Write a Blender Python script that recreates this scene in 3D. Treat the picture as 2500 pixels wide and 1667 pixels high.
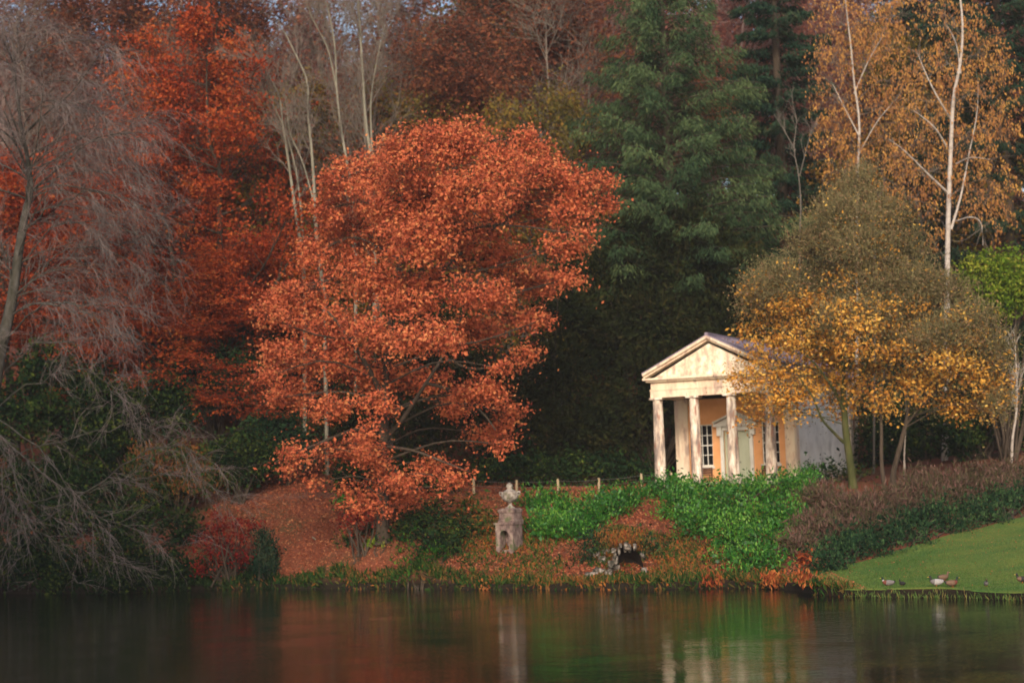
import bpy, bmesh, math, random
import numpy as np
from mathutils import Matrix, Vector
R = math.radians
for o in list(bpy.data.objects): bpy.data.objects.remove(o)
C = bpy.context.scene.collection
sc = bpy.context.scene

# ------------------------------------------------------------------ camera
F = 4700.0; CX, CY = 1250.0, 833.5; HC = 4.0
PITCH = math.atan((1226 - 833.5) / F); ROLL = R(-2.0)
cam = bpy.data.cameras.new('camera'); camo = bpy.data.objects.new('camera', cam); C.objects.link(camo)
cam.sensor_width = 36; cam.lens = 36 * F / 2500; cam.clip_end = 3000; cam.clip_start = 0.5
RM = Matrix.Rotation(R(90) + PITCH, 4, 'X') @ Matrix.Rotation(ROLL, 4, 'Z')
camo.matrix_world = Matrix.Translation((0, 0, HC)) @ RM
cam.dof.use_dof = True; cam.dof.focus_distance = 62; cam.dof.aperture_fstop = 0.62
sc.camera = camo
RN = np.array(RM.to_3x3())

# ------------------------------------------------------------------ light
SUN_AZ, SUN_EL = R(185), R(26)
w = bpy.data.worlds.new('World'); sc.world = w; w.use_nodes = True
nt = w.node_tree; nt.nodes.clear()
sky = nt.nodes.new('ShaderNodeTexSky'); sky.sky_type = 'NISHITA'; sky.sun_disc = False
sky.sun_elevation = SUN_EL; sky.sun_rotation = SUN_AZ; sky.dust_density = 3.0; sky.air_density = 1.0; sky.ozone_density = 1.0
bg = nt.nodes.new('ShaderNodeBackground'); bg.inputs[1].default_value = 0.14
wo = nt.nodes.new('ShaderNodeOutputWorld')
nt.links.new(sky.outputs[0], bg.inputs[0]); nt.links.new(bg.outputs[0], wo.inputs[0])
sl = bpy.data.lights.new('sun', 'SUN'); sl.energy = 2.3; sl.angle = R(15); sl.color = (1.0, 0.86, 0.70)
so = bpy.data.objects.new('sun', sl); C.objects.link(so)
sdir = Vector((math.sin(SUN_AZ) * math.cos(SUN_EL), math.cos(SUN_AZ) * math.cos(SUN_EL), math.sin(SUN_EL)))
so.rotation_euler = sdir.to_track_quat('Z', 'Y').to_euler(); so.location = (-20, -40, 60)
sc.view_settings.view_transform = 'Standard'; sc.view_settings.look = 'None'
sc.view_settings.gamma = 1; sc.view_settings.exposure = 0.45
sc.cycles.max_bounces = 6; sc.cycles.diffuse_bounces = 2; sc.cycles.glossy_bounces = 3
sc.cycles.transmission_bounces = 4; sc.cycles.transparent_max_bounces = 4

# ------------------------------------------------------------------ helpers
def at(px, py, Y):
    """photo pixel (2500x1667) seen at world depth Y -> point"""
    d = RN @ np.array([(px - CX) / F, -(py - CY) / F, -1.0])
    return np.array([0, 0, HC]) + d * (Y / d[1])
def on_z(px, py, z=0.0):
    d = RN @ np.array([(px - CX) / F, -(py - CY) / F, -1.0])
    return np.array([0, 0, HC]) + d * ((z - HC) / d[2])
def nrm(v): return v / (np.linalg.norm(v, axis=-1, keepdims=True) + 1e-9)
UP = np.array([0, 0, 1.0])

class Acc:
    def __init__(s): s.v = []; s.f = []; s.t = []; s.m = []; s.s = []; s.n = 0
    def add(s, v, f, tint=0.5, mat=0, smooth=False):
        v = np.asarray(v, float).reshape(-1, 3); f = np.asarray(f, int)
        if len(f) == 0: return
        if f.shape[1] == 3: f = np.hstack([f, np.full((len(f), 1), -1)])
        s.v.append(v); s.f.append(np.where(f < 0, -1, f + s.n)); s.n += len(v)
        s.t.append(np.broadcast_to(np.asarray(tint, float), (len(f),)).copy())
        s.m.append(np.full(len(f), mat)); s.s.append(np.full(len(f), smooth))
    # vectorised leaves
    def leaves(s, c, u, n, L, W, tint, mat=0):
        u = nrm(u); vv = nrm(np.cross(n, u)); L = np.asarray(L).reshape(-1, 1); W = np.asarray(W).reshape(-1, 1)
        V = np.stack([c - u * L / 2, c + vv * W / 2 - u * L * .05, c + u * L / 2, c - vv * W / 2 - u * L * .05], 1)
        k = len(c); s.add(V.reshape(-1, 3), np.arange(4 * k).reshape(k, 4), tint, mat)
    # vectorised tubes, polys (n,P,3), radii (n,P)
    def tubes(s, p, r, sides=4, tint=0.5, mat=0):
        p = np.asarray(p, float); r = np.asarray(r, float); n, P, _ = p.shape
        if n == 0: return
        t = nrm(np.gradient(p, axis=1))
        ref = np.where(np.abs(t[:, :1, 2:3]) > .9, np.array([1., 0, 0]), UP); ref = np.broadcast_to(ref, t.shape)
        a = nrm(np.cross(t, ref)); b = np.cross(t, a)
        th = np.arange(sides) * 2 * math.pi / sides
        ring = p[:, :, None] + r[:, :, None, None] * (np.cos(th)[None, None, :, None] * a[:, :, None] + np.sin(th)[None, None, :, None] * b[:, :, None])
        idx = np.arange(n * P * sides).reshape(n, P, sides)
        q = np.stack([idx[:, :-1], np.roll(idx[:, :-1], -1, 2), np.roll(idx[:, 1:], -1, 2), idx[:, 1:]], -1).reshape(-1, 4)
        tt = tint
        if np.ndim(tint) == 1: tt = np.repeat(tint, (P - 1) * sides)
        s.add(ring, q, tt, mat, sides > 3)
    def box(s, x0, x1, y0, y1, z0, z1, mat=0):
        v = [(x, y, z) for z in (z0, z1) for y in (y0, y1) for x in (x0, x1)]
        s.add(v, [(0, 2, 3, 1), (4, 5, 7, 6), (0, 1, 5, 4), (2, 6, 7, 3), (0, 4, 6, 2), (1, 3, 7, 5)], .5, mat)
    def lathe(s, prof, c=(0, 0, 0), seg=20, mat=0, caps=True, square=False):
        n = len(prof); th = np.arange(seg) * 2 * math.pi / seg + (math.pi / 4 if seg == 4 else 0)
        v = [(c[0] + r * math.cos(a), c[1] + r * math.sin(a), c[2] + z) for r, z in prof for a in th]
        f = [(k * seg + i, k * seg + (i + 1) % seg, (k + 1) * seg + (i + 1) % seg, (k + 1) * seg + i) for k in range(n - 1) for i in range(seg)]
        s.add(v, f, .5, mat, seg > 4)
        if caps:
            for k in (0, n - 1):
                b = k * seg; v2 = v[b:b + seg] + [(c[0], c[1], c[2] + prof[k][1])]
                s.add(v2, [(i, (i + 1) % seg, seg) for i in range(seg)], .5, mat)
    def prism(s, poly, y0, y1, mat=0):
        """convex polygon in xz extruded along y"""
        n = len(poly); v = [(x, y0, z) for x, z in poly] + [(x, y1, z) for x, z in poly]
        f = [(i, (i + 1) % n, n + (i + 1) % n, n + i) for i in range(n)]
        s.add(v, f, .5, mat)
        for off in (0, n):
            s.add(v[off:off + n], [(0, i, i + 1) for i in range(1, n - 1)], .5, mat)
    def build(s, name, mats, parent=None, loc=(0, 0, 0), world=False):
        """verts given in world space when world=True, else local to loc"""
        me = bpy.data.meshes.new(name)
        v = np.concatenate(s.v); f = np.concatenate(s.f); t = np.concatenate(s.t); m = np.concatenate(s.m); sm = np.concatenate(s.s)
        if world: v = v - np.asarray(loc, float)
        cnt = np.where(f[:, 3] < 0, 3, 4); li = f.reshape(-1); li = li[li >= 0]
        me.vertices.add(len(v)); me.vertices.foreach_set('co', v.astype(np.float32).ravel())
        me.loops.add(len(li)); me.loops.foreach_set('vertex_index', li.astype(np.int32))
        me.polygons.add(len(f)); st = np.concatenate([[0], np.cumsum(cnt)[:-1]])
        me.polygons.foreach_set('loop_start', st.astype(np.int32))
        me.polygons.foreach_set('material_index', m.astype(np.int32))
        me.polygons.foreach_set('use_smooth', sm.astype(bool))
        at_ = me.attributes.new('tint', 'FLOAT', 'FACE'); at_.data.foreach_set('value', t.astype(np.float32))
        for x in (mats if isinstance(mats, (list, tuple)) else [mats]): me.materials.append(x)
        me.update(calc_edges=True)
        o = bpy.data.objects.new(name, me); C.objects.link(o)
        if parent is not None: o.parent = parent
        else: o.location = loc
        return o

def tag(o, label, cat, group=None, kind=None):
    if label: o['label'] = label
    if cat: o['category'] = cat
    if group: o['group'] = group
    if kind: o['kind'] = kind
    return o
def thing(name, label, cat, loc, rz=0, group=None):
    o = bpy.data.objects.new(name, None); C.objects.link(o); o.location = tuple(loc); o.rotation_euler = (0, 0, rz)
    o.empty_display_size = .3
    return tag(o, label, cat, group)
def copy_tree(o, parent=None):
    c = o.copy(); C.objects.link(c); c.parent = parent
    for ch in [x for x in bpy.data.objects if x.parent == o]: copy_tree(ch, c)
    return c

# ------------------------------------------------------------------ materials
def new_mat(name):
    m = bpy.data.materials.new(name); m.use_nodes = True; m.node_tree.nodes.clear(); return m, m.node_tree.nodes, m.node_tree.links
def ramp(nd, stops):
    r = nd.new('ShaderNodeValToRGB'); e = r.color_ramp.elements
    while len(e) < len(stops): e.new(.5)
    for i, (p, c) in enumerate(stops): e[i].position = p; e[i].color = (*c, 1)
    return r
def leaf_mat(name, cols, trans=.3, gloss=.0, rough=.5):
    m, nd, L = new_mat(name)
    a = nd.new('ShaderNodeAttribute'); a.attribute_name = 'tint'
    r = ramp(nd, [(i / (len(cols) - 1), c) for i, c in enumerate(cols)])
    L.new(a.outputs['Fac'], r.inputs[0])
    d = nd.new('ShaderNodeBsdfDiffuse'); t = nd.new('ShaderNodeBsdfTranslucent'); mx = nd.new('ShaderNodeMixShader'); mx.inputs[0].default_value = trans
    L.new(r.outputs[0], d.inputs[0]); L.new(r.outputs[0], t.inputs[0]); L.new(d.outputs[0], mx.inputs[1]); L.new(t.outputs[0], mx.inputs[2])
    out = nd.new('ShaderNodeOutputMaterial'); last = mx
    if gloss > 0:
        g = nd.new('ShaderNodeBsdfGlossy'); g.inputs['Roughness'].default_value = rough; g.inputs[0].default_value = (.9, .95, 1, 1)
        m2 = nd.new('ShaderNodeMixShader'); m2.inputs[0].default_value = gloss
        L.new(mx.outputs[0], m2.inputs[1]); L.new(g.outputs[0], m2.inputs[2]); last = m2
    L.new(last.outputs[0], out.inputs[0]); return m
def noise_mat(name, stops, scale=3, stretch=(1, 1, 1), rough=.9, bump=.3, detail=8, spots=None, bscale=None, spec=.2):
    m, nd, L = new_mat(name)
    tc = nd.new('ShaderNodeTexCoord'); mp = nd.new('ShaderNodeMapping'); mp.inputs['Scale'].default_value = stretch
    n = nd.new('ShaderNodeTexNoise'); n.inputs['Scale'].default_value = scale; n.inputs['Detail'].default_value = detail; n.inputs['Roughness'].default_value = .65
    L.new(tc.outputs['Object'], mp.inputs[0]); L.new(mp.outputs[0], n.inputs['Vector'])
    r = ramp(nd, stops); L.new(n.outputs['Fac'], r.inputs[0]); col = r.outputs[0]
    if spots:
        n2 = nd.new('ShaderNodeTexNoise'); n2.inputs['Scale'].default_value = spots[1]; n2.inputs['Detail'].default_value = 6
        L.new(mp.outputs[0], n2.inputs['Vector'])
        r2 = ramp(nd, [(spots[2], (0, 0, 0)), (spots[3], (1, 1, 1))]); L.new(n2.outputs['Fac'], r2.inputs[0])
        mx = nd.new('ShaderNodeMixRGB'); L.new(r2.outputs[0], mx.inputs[0]); L.new(col, mx.inputs[1]); mx.inputs[2].default_value = (*spots[0], 1); col = mx.outputs[0]
    p = nd.new('ShaderNodeBsdfPrincipled'); p.inputs['Roughness'].default_value = rough; p.inputs['Specular IOR Level'].default_value = spec
    L.new(col, p.inputs['Base Color'])
    if bump:
        n3 = nd.new('ShaderNodeTexNoise'); n3.inputs['Scale'].default_value = bscale or scale * 4; n3.inputs['Detail'].default_value = 6
        L.new(tc.outputs['Object'], n3.inputs['Vector'])
        b = nd.new('ShaderNodeBump'); b.inputs['Strength'].default_value = bump; b.inputs['Distance'].default_value = .05
        L.new(n3.outputs['Fac'], b.inputs['Height']); L.new(b.outputs[0], p.inputs['Normal'])
    out = nd.new('ShaderNodeOutputMaterial'); L.new(p.outputs[0], out.inputs[0]); return m

M = {}
M['oak'] = leaf_mat('russet oak leaves', [(.20, .045, .026), (.46, .108, .055), (.58, .148, .068), (.64, .19, .08), (.62, .25, .10)], .3)
M['beech'] = leaf_mat('orange beech leaves', [(.14, .024, .014), (.32, .050, .020), (.44, .085, .026), (.48, .16, .04)], .3)
M['rust'] = leaf_mat('dull rust leaves', [(.09, .032, .022), (.17, .056, .034), (.26, .085, .042), (.26, .13, .045)], .3)
M['plum'] = leaf_mat('dull maroon leaves', [(.08, .03, .027), (.16, .055, .045), (.25, .085, .06), (.30, .14, .08)], .3)
M['olive'] = leaf_mat('olive gold leaves', [(.05, .05, .015), (.12, .10, .025), (.22, .14, .03), (.30, .12, .03)], .3)
M['gold'] = leaf_mat('golden maple leaves', [(.38, .16, .04), (.68, .31, .06), (.80, .43, .08), (.84, .54, .14)], .4)
M['bud'] = leaf_mat('grey green twigs', [(.09, .085, .04), (.16, .14, .065), (.24, .20, .095), (.30, .17, .10)], .2)
M['birchleaf'] = leaf_mat('amber birch leaves', [(.24, .10, .045), (.44, .19, .07), (.58, .29, .08), (.72, .40, .10)], .35)
M['cedar'] = leaf_mat('cedar needles', [(.010, .025, .014), (.028, .056, .027), (.06, .095, .042), (.12, .155, .06)], .15)
M['dkfir'] = leaf_mat('dark fir needles', [(.008, .022, .016), (.014, .036, .022), (.024, .052, .03), (.05, .06, .03)], .1)
M['yew'] = leaf_mat('yew needles', [(.008, .013, .006), (.017, .025, .009), (.032, .039, .013), (.055, .045, .015)], .1)
M['laurel'] = leaf_mat('laurel leaves', [(.010, .055, .008), (.030, .14, .014), (.065, .23, .022), (.18, .36, .05)], .3, .02, .5)
M['laurel2'] = leaf_mat('deep green leaves', [(.008, .03, .008), (.016, .065, .012), (.03, .11, .018), (.12, .22, .03)], .3)
M['rhodo'] = leaf_mat('rhododendron leaves', [(.007, .018, .009), (.014, .034, .014), (.028, .056, .016), (.085, .11, .02)], .2)
M['teal'] = leaf_mat('blue green leaves', [(.008, .022, .012), (.016, .042, .020), (.034, .072, .030), (.06, .11, .04)], .2)
M['lime'] = leaf_mat('yellow green leaves', [(.05, .10, .012), (.13, .21, .022), (.20, .27, .03), (.34, .34, .05)], .35)
M['red'] = leaf_mat('scarlet leaves', [(.06, .008, .01), (.17, .014, .014), (.28, .028, .02), (.30, .07, .03)], .35)
M['heather'] = leaf_mat('brown shrub stems', [(.045, .05, .022), (.085, .06, .042), (.17, .085, .075), (.06, .08, .028), (.22, .13, .11)], .2)
M['fern'] = leaf_mat('mixed bank leaves', [(.012, .035, .01), (.03, .08, .018), (.08, .10, .025), (.20, .09, .035), (.34, .13, .03), (.26, .05, .02)], .3)
M['litter'] = leaf_mat('fallen leaves', [(.12, .035, .02), (.26, .07, .035), (.36, .12, .06), (.42, .20, .10)], .1)
M['grass'] = leaf_mat('grass blades', [(.04, .09, .022), (.085, .155, .038), (.13, .195, .055), (.24, .17, .06)], .3)
M['bark'] = noise_mat('brown bark', [(.3, (.025, .019, .013)), (.6, (.07, .052, .038)), (.8, (.12, .09, .07))], 3, (1, 1, .3), bump=.6)
M['mossbark'] = noise_mat('mossy bark', [(.3, (.03, .035, .012)), (.55, (.06, .065, .02)), (.8, (.12, .085, .06))], 2.5, (1, 1, .4), bump=.6)
M['greybark'] = noise_mat('grey bark', [(.3, (.07, .06, .052)), (.6, (.16, .14, .12)), (.8, (.27, .24, .21))], 3, (1, 1, .3), bump=.4)
M['mossgrey'] = noise_mat('dark mossy bark', [(.35, (.035, .033, .022)), (.55, (.075, .068, .055)), (.68, (.13, .12, .11)), (.76, (.34, .33, .31))], 3, (1, 1, .4), bump=.5)
M['palebark'] = noise_mat('pale grey green bark', [(.3, (.12, .115, .085)), (.6, (.24, .22, .17)), (.8, (.34, .31, .25))], 3, (1, 1, .3), bump=.3)
M['birchbark'] = noise_mat('birch bark', [(.28, (.12, .10, .09)), (.42, (.36, .31, .27)), (.8, (.52, .47, .43))], 5, (.6, .6, 1.2), bump=.2)
M['twig'] = noise_mat('bare twigs', [(.3, (.11, .085, .078)), (.8, (.25, .20, .185))], 2, bump=0)
M['twig2'] = noise_mat('brown grey twigs', [(.3, (.10, .08, .065)), (.8, (.22, .18, .15))], 2, bump=0)
M['plumtwig'] = noise_mat('reddish bare twigs', [(.3, (.15, .095, .085)), (.8, (.30, .21, .19))], 2, bump=0)

# ------------------------------------------------------------------ terrain
SH_PX = [(-700, 1465), (-200, 1452), (0, 1449), (300, 1449), (480, 1440), (650, 1437), (930, 1437), (1150, 1439), (1400, 1440), (1700, 1437), (1860, 1436),
         (1940, 1440), (1985, 1452), (2100, 1458), (2300, 1460), (2500, 1466), (2900, 1480), (3500, 1500)]
SH = np.array([on_z(*p)[:2] for p in SH_PX]); SH = SH[np.argsort(SH[:, 0])]
def shoreY(x):
    x = np.asarray(x, float)
    return np.interp(x, SH[:, 0], SH[:, 1]) + .30 * np.sin(x * 1.3) * np.sin(x * .41 + 1) + .16 * np.sin(x * 3.7) * np.sin(x * .9) + .07 * np.sin(x * 7.3)
ctl = []
for p in SH_PX: q = on_z(*p); ctl.append((q[0], q[1] + .6, .32))
for px, py, D in [(0, 1380, 110), (250, 1380, 106), (450, 1370, 104), (650, 1370, 102), (650, 1300, 105), (700, 1205, 110), (560, 1200, 113), (930, 1312, 98), (900, 1205, 107), (780, 1330, 101.5),
                  (1050, 1370, 94), (1235, 1345, 93), (1235, 1262, 98), (1160, 1203, 104), (1050, 1200, 105), (1363, 1203, 104), (1463, 1200, 104), (1567, 1192, 104), (1363, 1185, 109), (1160, 1188, 110),
                  (1420, 1300, 94.5), (1550, 1245, 97), (1500, 1300, 93), (1500, 1398, 89), (1600, 1330, 91.5), (1620, 1192, 104), (1700, 1188, 103), (1850, 1186, 101.5), (1980, 1180, 102), (2100, 1170, 106),
                  (1700, 1182, 112), (1900, 1178, 114), (1700, 1390, 86.5), (1850, 1380, 85.5), (1760, 1290, 94), (1900, 1290, 92), (1980, 1398, 82.0), (2150, 1362, 84), (2300, 1312, 88), (2500, 1262, 93), (2800, 1200, 99),
                  (2250, 1430, 73.5), (2480, 1425, 71), (2480, 1340, 80), (2250, 1390, 78.5), (2070, 1205, 98), (2200, 1196, 99), (2470, 1122, 108), (2300, 1150, 106), (2350, 1210, 98), (2800, 1100, 108),
                  (520, 1040, 122), (200, 1150, 120), (-300, 1200, 122), (1000, 1150, 122), (1400, 1150, 122), (1800, 1140, 124), (2300, 1080, 124), (2800, 1040, 124)]:
    ctl.append(tuple(at(px, py, D)))
for x in (-110, -60, -20, 20, 60, 110):
    for y, z in ((150, 17), (190, 29), (240, 40), (300, 46)): ctl.append((x, y, z + 1.5 * math.sin(x * .06)))
ctl = np.array(ctl)
def _tps():
    P = ctl[:, :2] / 50; n = len(P); d = np.linalg.norm(P[:, None] - P[None], axis=-1)
    K = np.where(d > 0, d ** 2 * np.log(d + 1e-12), 0) + np.eye(n) * 2e-4
    Q = np.hstack([np.ones((n, 1)), P]); A = np.block([[K, Q], [Q.T, np.zeros((3, 3))]])
    return P, np.linalg.solve(A, np.concatenate([ctl[:, 2], np.zeros(3)]))
_P, _W = _tps()
def ground(x, y):
    x = np.asarray(x, float); y = np.asarray(y, float); sh = x.shape
    q = np.stack([x.ravel(), y.ravel()], -1) / 50
    d = np.linalg.norm(q[:, None] - _P[None], axis=-1)
    z = (np.where(d > 0, d ** 2 * np.log(d + 1e-12), 0)) @ _W[:-3] + _W[-3] + q @ _W[-2:]
    z = z.reshape(sh); s = y - shoreY(x)
    z = np.maximum(z, .28) + .05 * np.sin(x * .9 + y * .5) * np.sin(x * .35 - y * .8)
    k = np.clip(s / .22, 0, 1); z = z * k * k * (3 - 2 * k) - .5 * (1 - k)
    return np.where(s < 0, -.5 + s * .4, z)
def gz(x, y): return float(ground(np.array([x]), np.array([y]))[0])
def foot(px, D, py=1200):
    p = at(px, py, D); return np.array([p[0], D, gz(p[0], D)])

_DS = np.linspace(58, 150, 921)
def ghit(px, py):
    d = RN @ np.array([(px - CX) / F, -(py - CY) / F, -1.0]); P = np.array([0, 0, HC]) + d * (_DS / d[1])[:, None]
    b = P[:, 2] <= np.maximum(ground(P[:, 0], P[:, 1]), 0); return P[np.argmax(b)] if b.any() else P[-1]
def shore_grid(xs, offs, dz=0.0):
    X = np.repeat(xs[:, None], offs.shape[-1], 1); off = offs if offs.ndim == 2 else np.repeat(offs[None], len(xs), 0)
    Y = shoreY(X) + off; Z = ground(X, Y) + dz
    n, m = X.shape; idx = np.arange(n * m).reshape(n, m)
    f = np.stack([idx[:-1, :-1], idx[1:, :-1], idx[1:, 1:], idx[:-1, 1:]], -1).reshape(-1, 4)
    return np.stack([X, Y, Z], -1).reshape(-1, 3), f

# hillside : leaf litter over dark soil and moss, wet dark earth at the water's edge
def hill_mat():
    m, nd, L = new_mat('leaf strewn earth')
    tc = nd.new('ShaderNodeTexCoord')
    n1 = nd.new('ShaderNodeTexNoise'); n1.inputs['Scale'].default_value = 9; n1.inputs['Detail'].default_value = 8; n1.inputs['Roughness'].default_value = .8
    n2 = nd.new('ShaderNodeTexNoise'); n2.inputs['Scale'].default_value = .35; n2.inputs['Detail'].default_value = 6
    for n in (n1, n2): L.new(tc.outputs['Object'], n.inputs['Vector'])
    r1 = ramp(nd, [(.3, (.06, .018, .012)), (.5, (.17, .052, .030)), (.7, (.27, .10, .055))]); L.new(n1.outputs['Fac'], r1.inputs[0])
    r2 = ramp(nd, [(.3, (.03, .045, .015)), (.7, (.10, .085, .04))]); L.new(n1.outputs['Fac'], r2.inputs[0])
    k = ramp(nd, [(.50, (0, 0, 0)), (.68, (.75, .75, .75))]); L.new(n2.outputs['Fac'], k.inputs[0])
    mx = nd.new('ShaderNodeMixRGB'); L.new(k.outputs[0], mx.inputs[0]); L.new(r1.outputs[0], mx.inputs[1]); L.new(r2.outputs[0], mx.inputs[2])
    sp = nd.new('ShaderNodeSeparateXYZ'); L.new(tc.outputs['Object'], sp.inputs[0])
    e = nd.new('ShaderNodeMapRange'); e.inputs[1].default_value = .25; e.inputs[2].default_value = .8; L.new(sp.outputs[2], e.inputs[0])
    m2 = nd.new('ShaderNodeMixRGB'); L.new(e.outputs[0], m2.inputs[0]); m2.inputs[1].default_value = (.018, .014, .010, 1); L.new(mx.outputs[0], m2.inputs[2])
    p = nd.new('ShaderNodeBsdfPrincipled'); p.inputs['Roughness'].default_value = .95; p.inputs['Specular IOR Level'].default_value = .1
    L.new(m2.outputs[0], p.inputs['Base Color'])
    b = nd.new('ShaderNodeBump'); b.inputs['Strength'].default_value = .8; b.inputs['Distance'].default_value = .08; L.new(n1.outputs['Fac'], b.inputs['Height']); L.new(b.outputs[0], p.inputs['Normal'])
    out = nd.new('ShaderNodeOutputMaterial'); L.new(p.outputs[0], out.inputs[0]); return m
M['hill'] = hill_mat()
xs = np.concatenate([np.linspace(-160, -36, 32), np.arange(-35.5, 35.5, .3), np.linspace(36, 160, 32)])
offs = np.concatenate([[-8, -3, -1, -.3, -.05], np.arange(.02, .3, .06), np.arange(.35, 3, .3), np.arange(3, 40, .7), np.arange(40, 90, 3), np.arange(90, 240, 12)])
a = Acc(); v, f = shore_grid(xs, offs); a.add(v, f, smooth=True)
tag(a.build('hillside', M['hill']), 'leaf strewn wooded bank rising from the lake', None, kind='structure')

# lawn
def lawn_top(x):
    pts = np.array([foot(1992, 82.2)[:2], foot(2150, 84.5)[:2], foot(2300, 88)[:2], foot(2500, 93)[:2], foot(2800, 99)[:2], (80, 125)])
    return np.interp(x, pts[:, 0], pts[:, 1])
def lawn_mat():
    m, nd, L = new_mat('mown grass')
    tc = nd.new('ShaderNodeTexCoord')
    n1 = nd.new('ShaderNodeTexNoise'); n1.inputs['Scale'].default_value = 14; n1.inputs['Detail'].default_value = 8; n1.inputs['Roughness'].default_value = .8
    n2 = nd.new('ShaderNodeTexNoise'); n2.inputs['Scale'].default_value = .5; n2.inputs['Detail'].default_value = 5
    for n in (n1, n2): L.new(tc.outputs['Object'], n.inputs['Vector'])
    r1 = ramp(nd, [(.3, (.045, .08, .024)), (.5, (.10, .155, .042)), (.7, (.16, .205, .065))]); L.new(n1.outputs['Fac'], r1.inputs[0])
    r2 = ramp(nd, [(.35, (.6, .85, .7)), (.65, (1.3, 1.05, .8))]); L.new(n2.outputs['Fac'], r2.inputs[0])
    mx = nd.new('ShaderNodeMixRGB'); mx.blend_type = 'MULTIPLY'; mx.inputs[0].default_value = 1; L.new(r1.outputs[0], mx.inputs[1]); L.new(r2.outputs[0], mx.inputs[2])
    p = nd.new('ShaderNodeBsdfPrincipled'); p.inputs['Roughness'].default_value = .95; p.inputs['Specular IOR Level'].default_value = .1
    L.new(mx.outputs[0], p.inputs['Base Color'])
    b = nd.new('ShaderNodeBump'); b.inputs['Strength'].default_value = .6; b.inputs['Distance'].default_value = .05; L.new(n1.outputs['Fac'], b.inputs['Height']); L.new(b.outputs[0], p.inputs['Normal'])
    out = nd.new('ShaderNodeOutputMaterial'); L.new(p.outputs[0], out.inputs[0]); return m
M['lawn'] = lawn_mat()
LX0 = foot(1985, 80)[0]
xs = np.arange(LX0, 60, .4); tt = np.linspace(0, 1, 50) ** 1.3
span = np.maximum(lawn_top(xs) - shoreY(xs), .9)
a = Acc(); v, f = shore_grid(xs, .2 + tt[None] * (span[:, None] - .2), .03); a.add(v, f, smooth=True)
tag(a.build('lawn', M['lawn']), 'mown lawn sloping down to the water', None, kind='structure')

# upper path
a = Acc()
pp = [foot(300, 116), foot(560, 112.3), foot(700, 109.5), foot(900, 107), foot(1050, 105.8), foot(1160, 105), foot(1363, 105), foot(1567, 105), foot(1620, 104.5)]
pp = np.array(pp); q = np.array([np.interp(np.linspace(0, 1, 120), np.linspace(0, 1, len(pp)), pp[:, k]) for k in range(2)]).T
L_, Rr = [], []
for p in q: L_.append((p[0], p[1] - .6, gz(p[0], p[1] - .6) + .03)); Rr.append((p[0], p[1] + .6, gz(p[0], p[1] + .6) + .03))
V = np.array(L_ + Rr); n = len(q); a.add(V, [(i, i + 1, n + i + 1, n + i) for i in range(n - 1)], smooth=True)
M['path'] = noise_mat('leafy gravel path', [(.35, (.08, .026, .016)), (.5, (.15, .055, .032)), (.65, (.19, .10, .07))], 6, bump=.3)
tag(a.build('path', M['path']), 'leaf covered gravel path along the bank', None, kind='structure')

# water
def water_mat():
    m, nd, L = new_mat('dark lake water')
    tc = nd.new('ShaderNodeTexCoord')
    def ns(sc_, s, d=3):
        mp = nd.new('ShaderNodeMapping'); mp.inputs['Scale'].default_value = s; L.new(tc.outputs['Object'], mp.inputs[0])
        n = nd.new('ShaderNodeTexNoise'); n.inputs['Scale'].default_value = sc_; n.inputs['Detail'].default_value = d; L.new(mp.outputs[0], n.inputs['Vector']); return n
    n1 = ns(3.2, (.7, 1.6, 1)); n2 = ns(.25, (1, 1, 1)); n3 = ns(11, (.6, 1.5, 1), 2)
    ad = nd.new('ShaderNodeMath'); ad.operation = 'MULTIPLY_ADD'; L.new(n3.outputs['Fac'], ad.inputs[0]); ad.inputs[1].default_value = .22; L.new(n1.outputs['Fac'], ad.inputs[2])
    k = nd.new('ShaderNodeMapRange'); k.inputs[1].default_value = .4; k.inputs[2].default_value = .62; k.inputs[3].default_value = .35; k.inputs[4].default_value = 1.0; L.new(n2.outputs['Fac'], k.inputs[0])
    mu = nd.new('ShaderNodeMath'); mu.operation = 'MULTIPLY'; L.new(ad.outputs[0], mu.inputs[0]); L.new(k.outputs[0], mu.inputs[1])
    b = nd.new('ShaderNodeBump'); b.inputs['Strength'].default_value = 1.0; b.inputs['Distance'].default_value = .011; L.new(mu.outputs[0], b.inputs['Height'])
    g = nd.new('ShaderNodeBsdfGlossy'); g.inputs['Roughness'].default_value = .03; g.inputs[0].default_value = (.95, .95, .93, 1); L.new(b.outputs[0], g.inputs['Normal'])
    d = nd.new('ShaderNodeBsdfDiffuse'); d.inputs[0].default_value = (.006, .008, .006, 1)
    fr = nd.new('ShaderNodeFresnel'); fr.inputs[0].default_value = 1.33; L.new(b.outputs[0], fr.inputs['Normal'])
    mx = nd.new('ShaderNodeMixShader'); L.new(fr.outputs[0], mx.inputs[0]); L.new(d.outputs[0], mx.inputs[1]); L.new(g.outputs[0], mx.inputs[2])
    out = nd.new('ShaderNodeOutputMaterial'); L.new(mx.outputs[0], out.inputs[0]); return m
a = Acc(); a.add([(-300, -40, 0), (300, -40, 0), (300, 125, 0), (-300, 125, 0)], [(0, 1, 2, 3)])
tag(a.build('water', water_mat()), 'still dark lake water', None, kind='structure')

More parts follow.
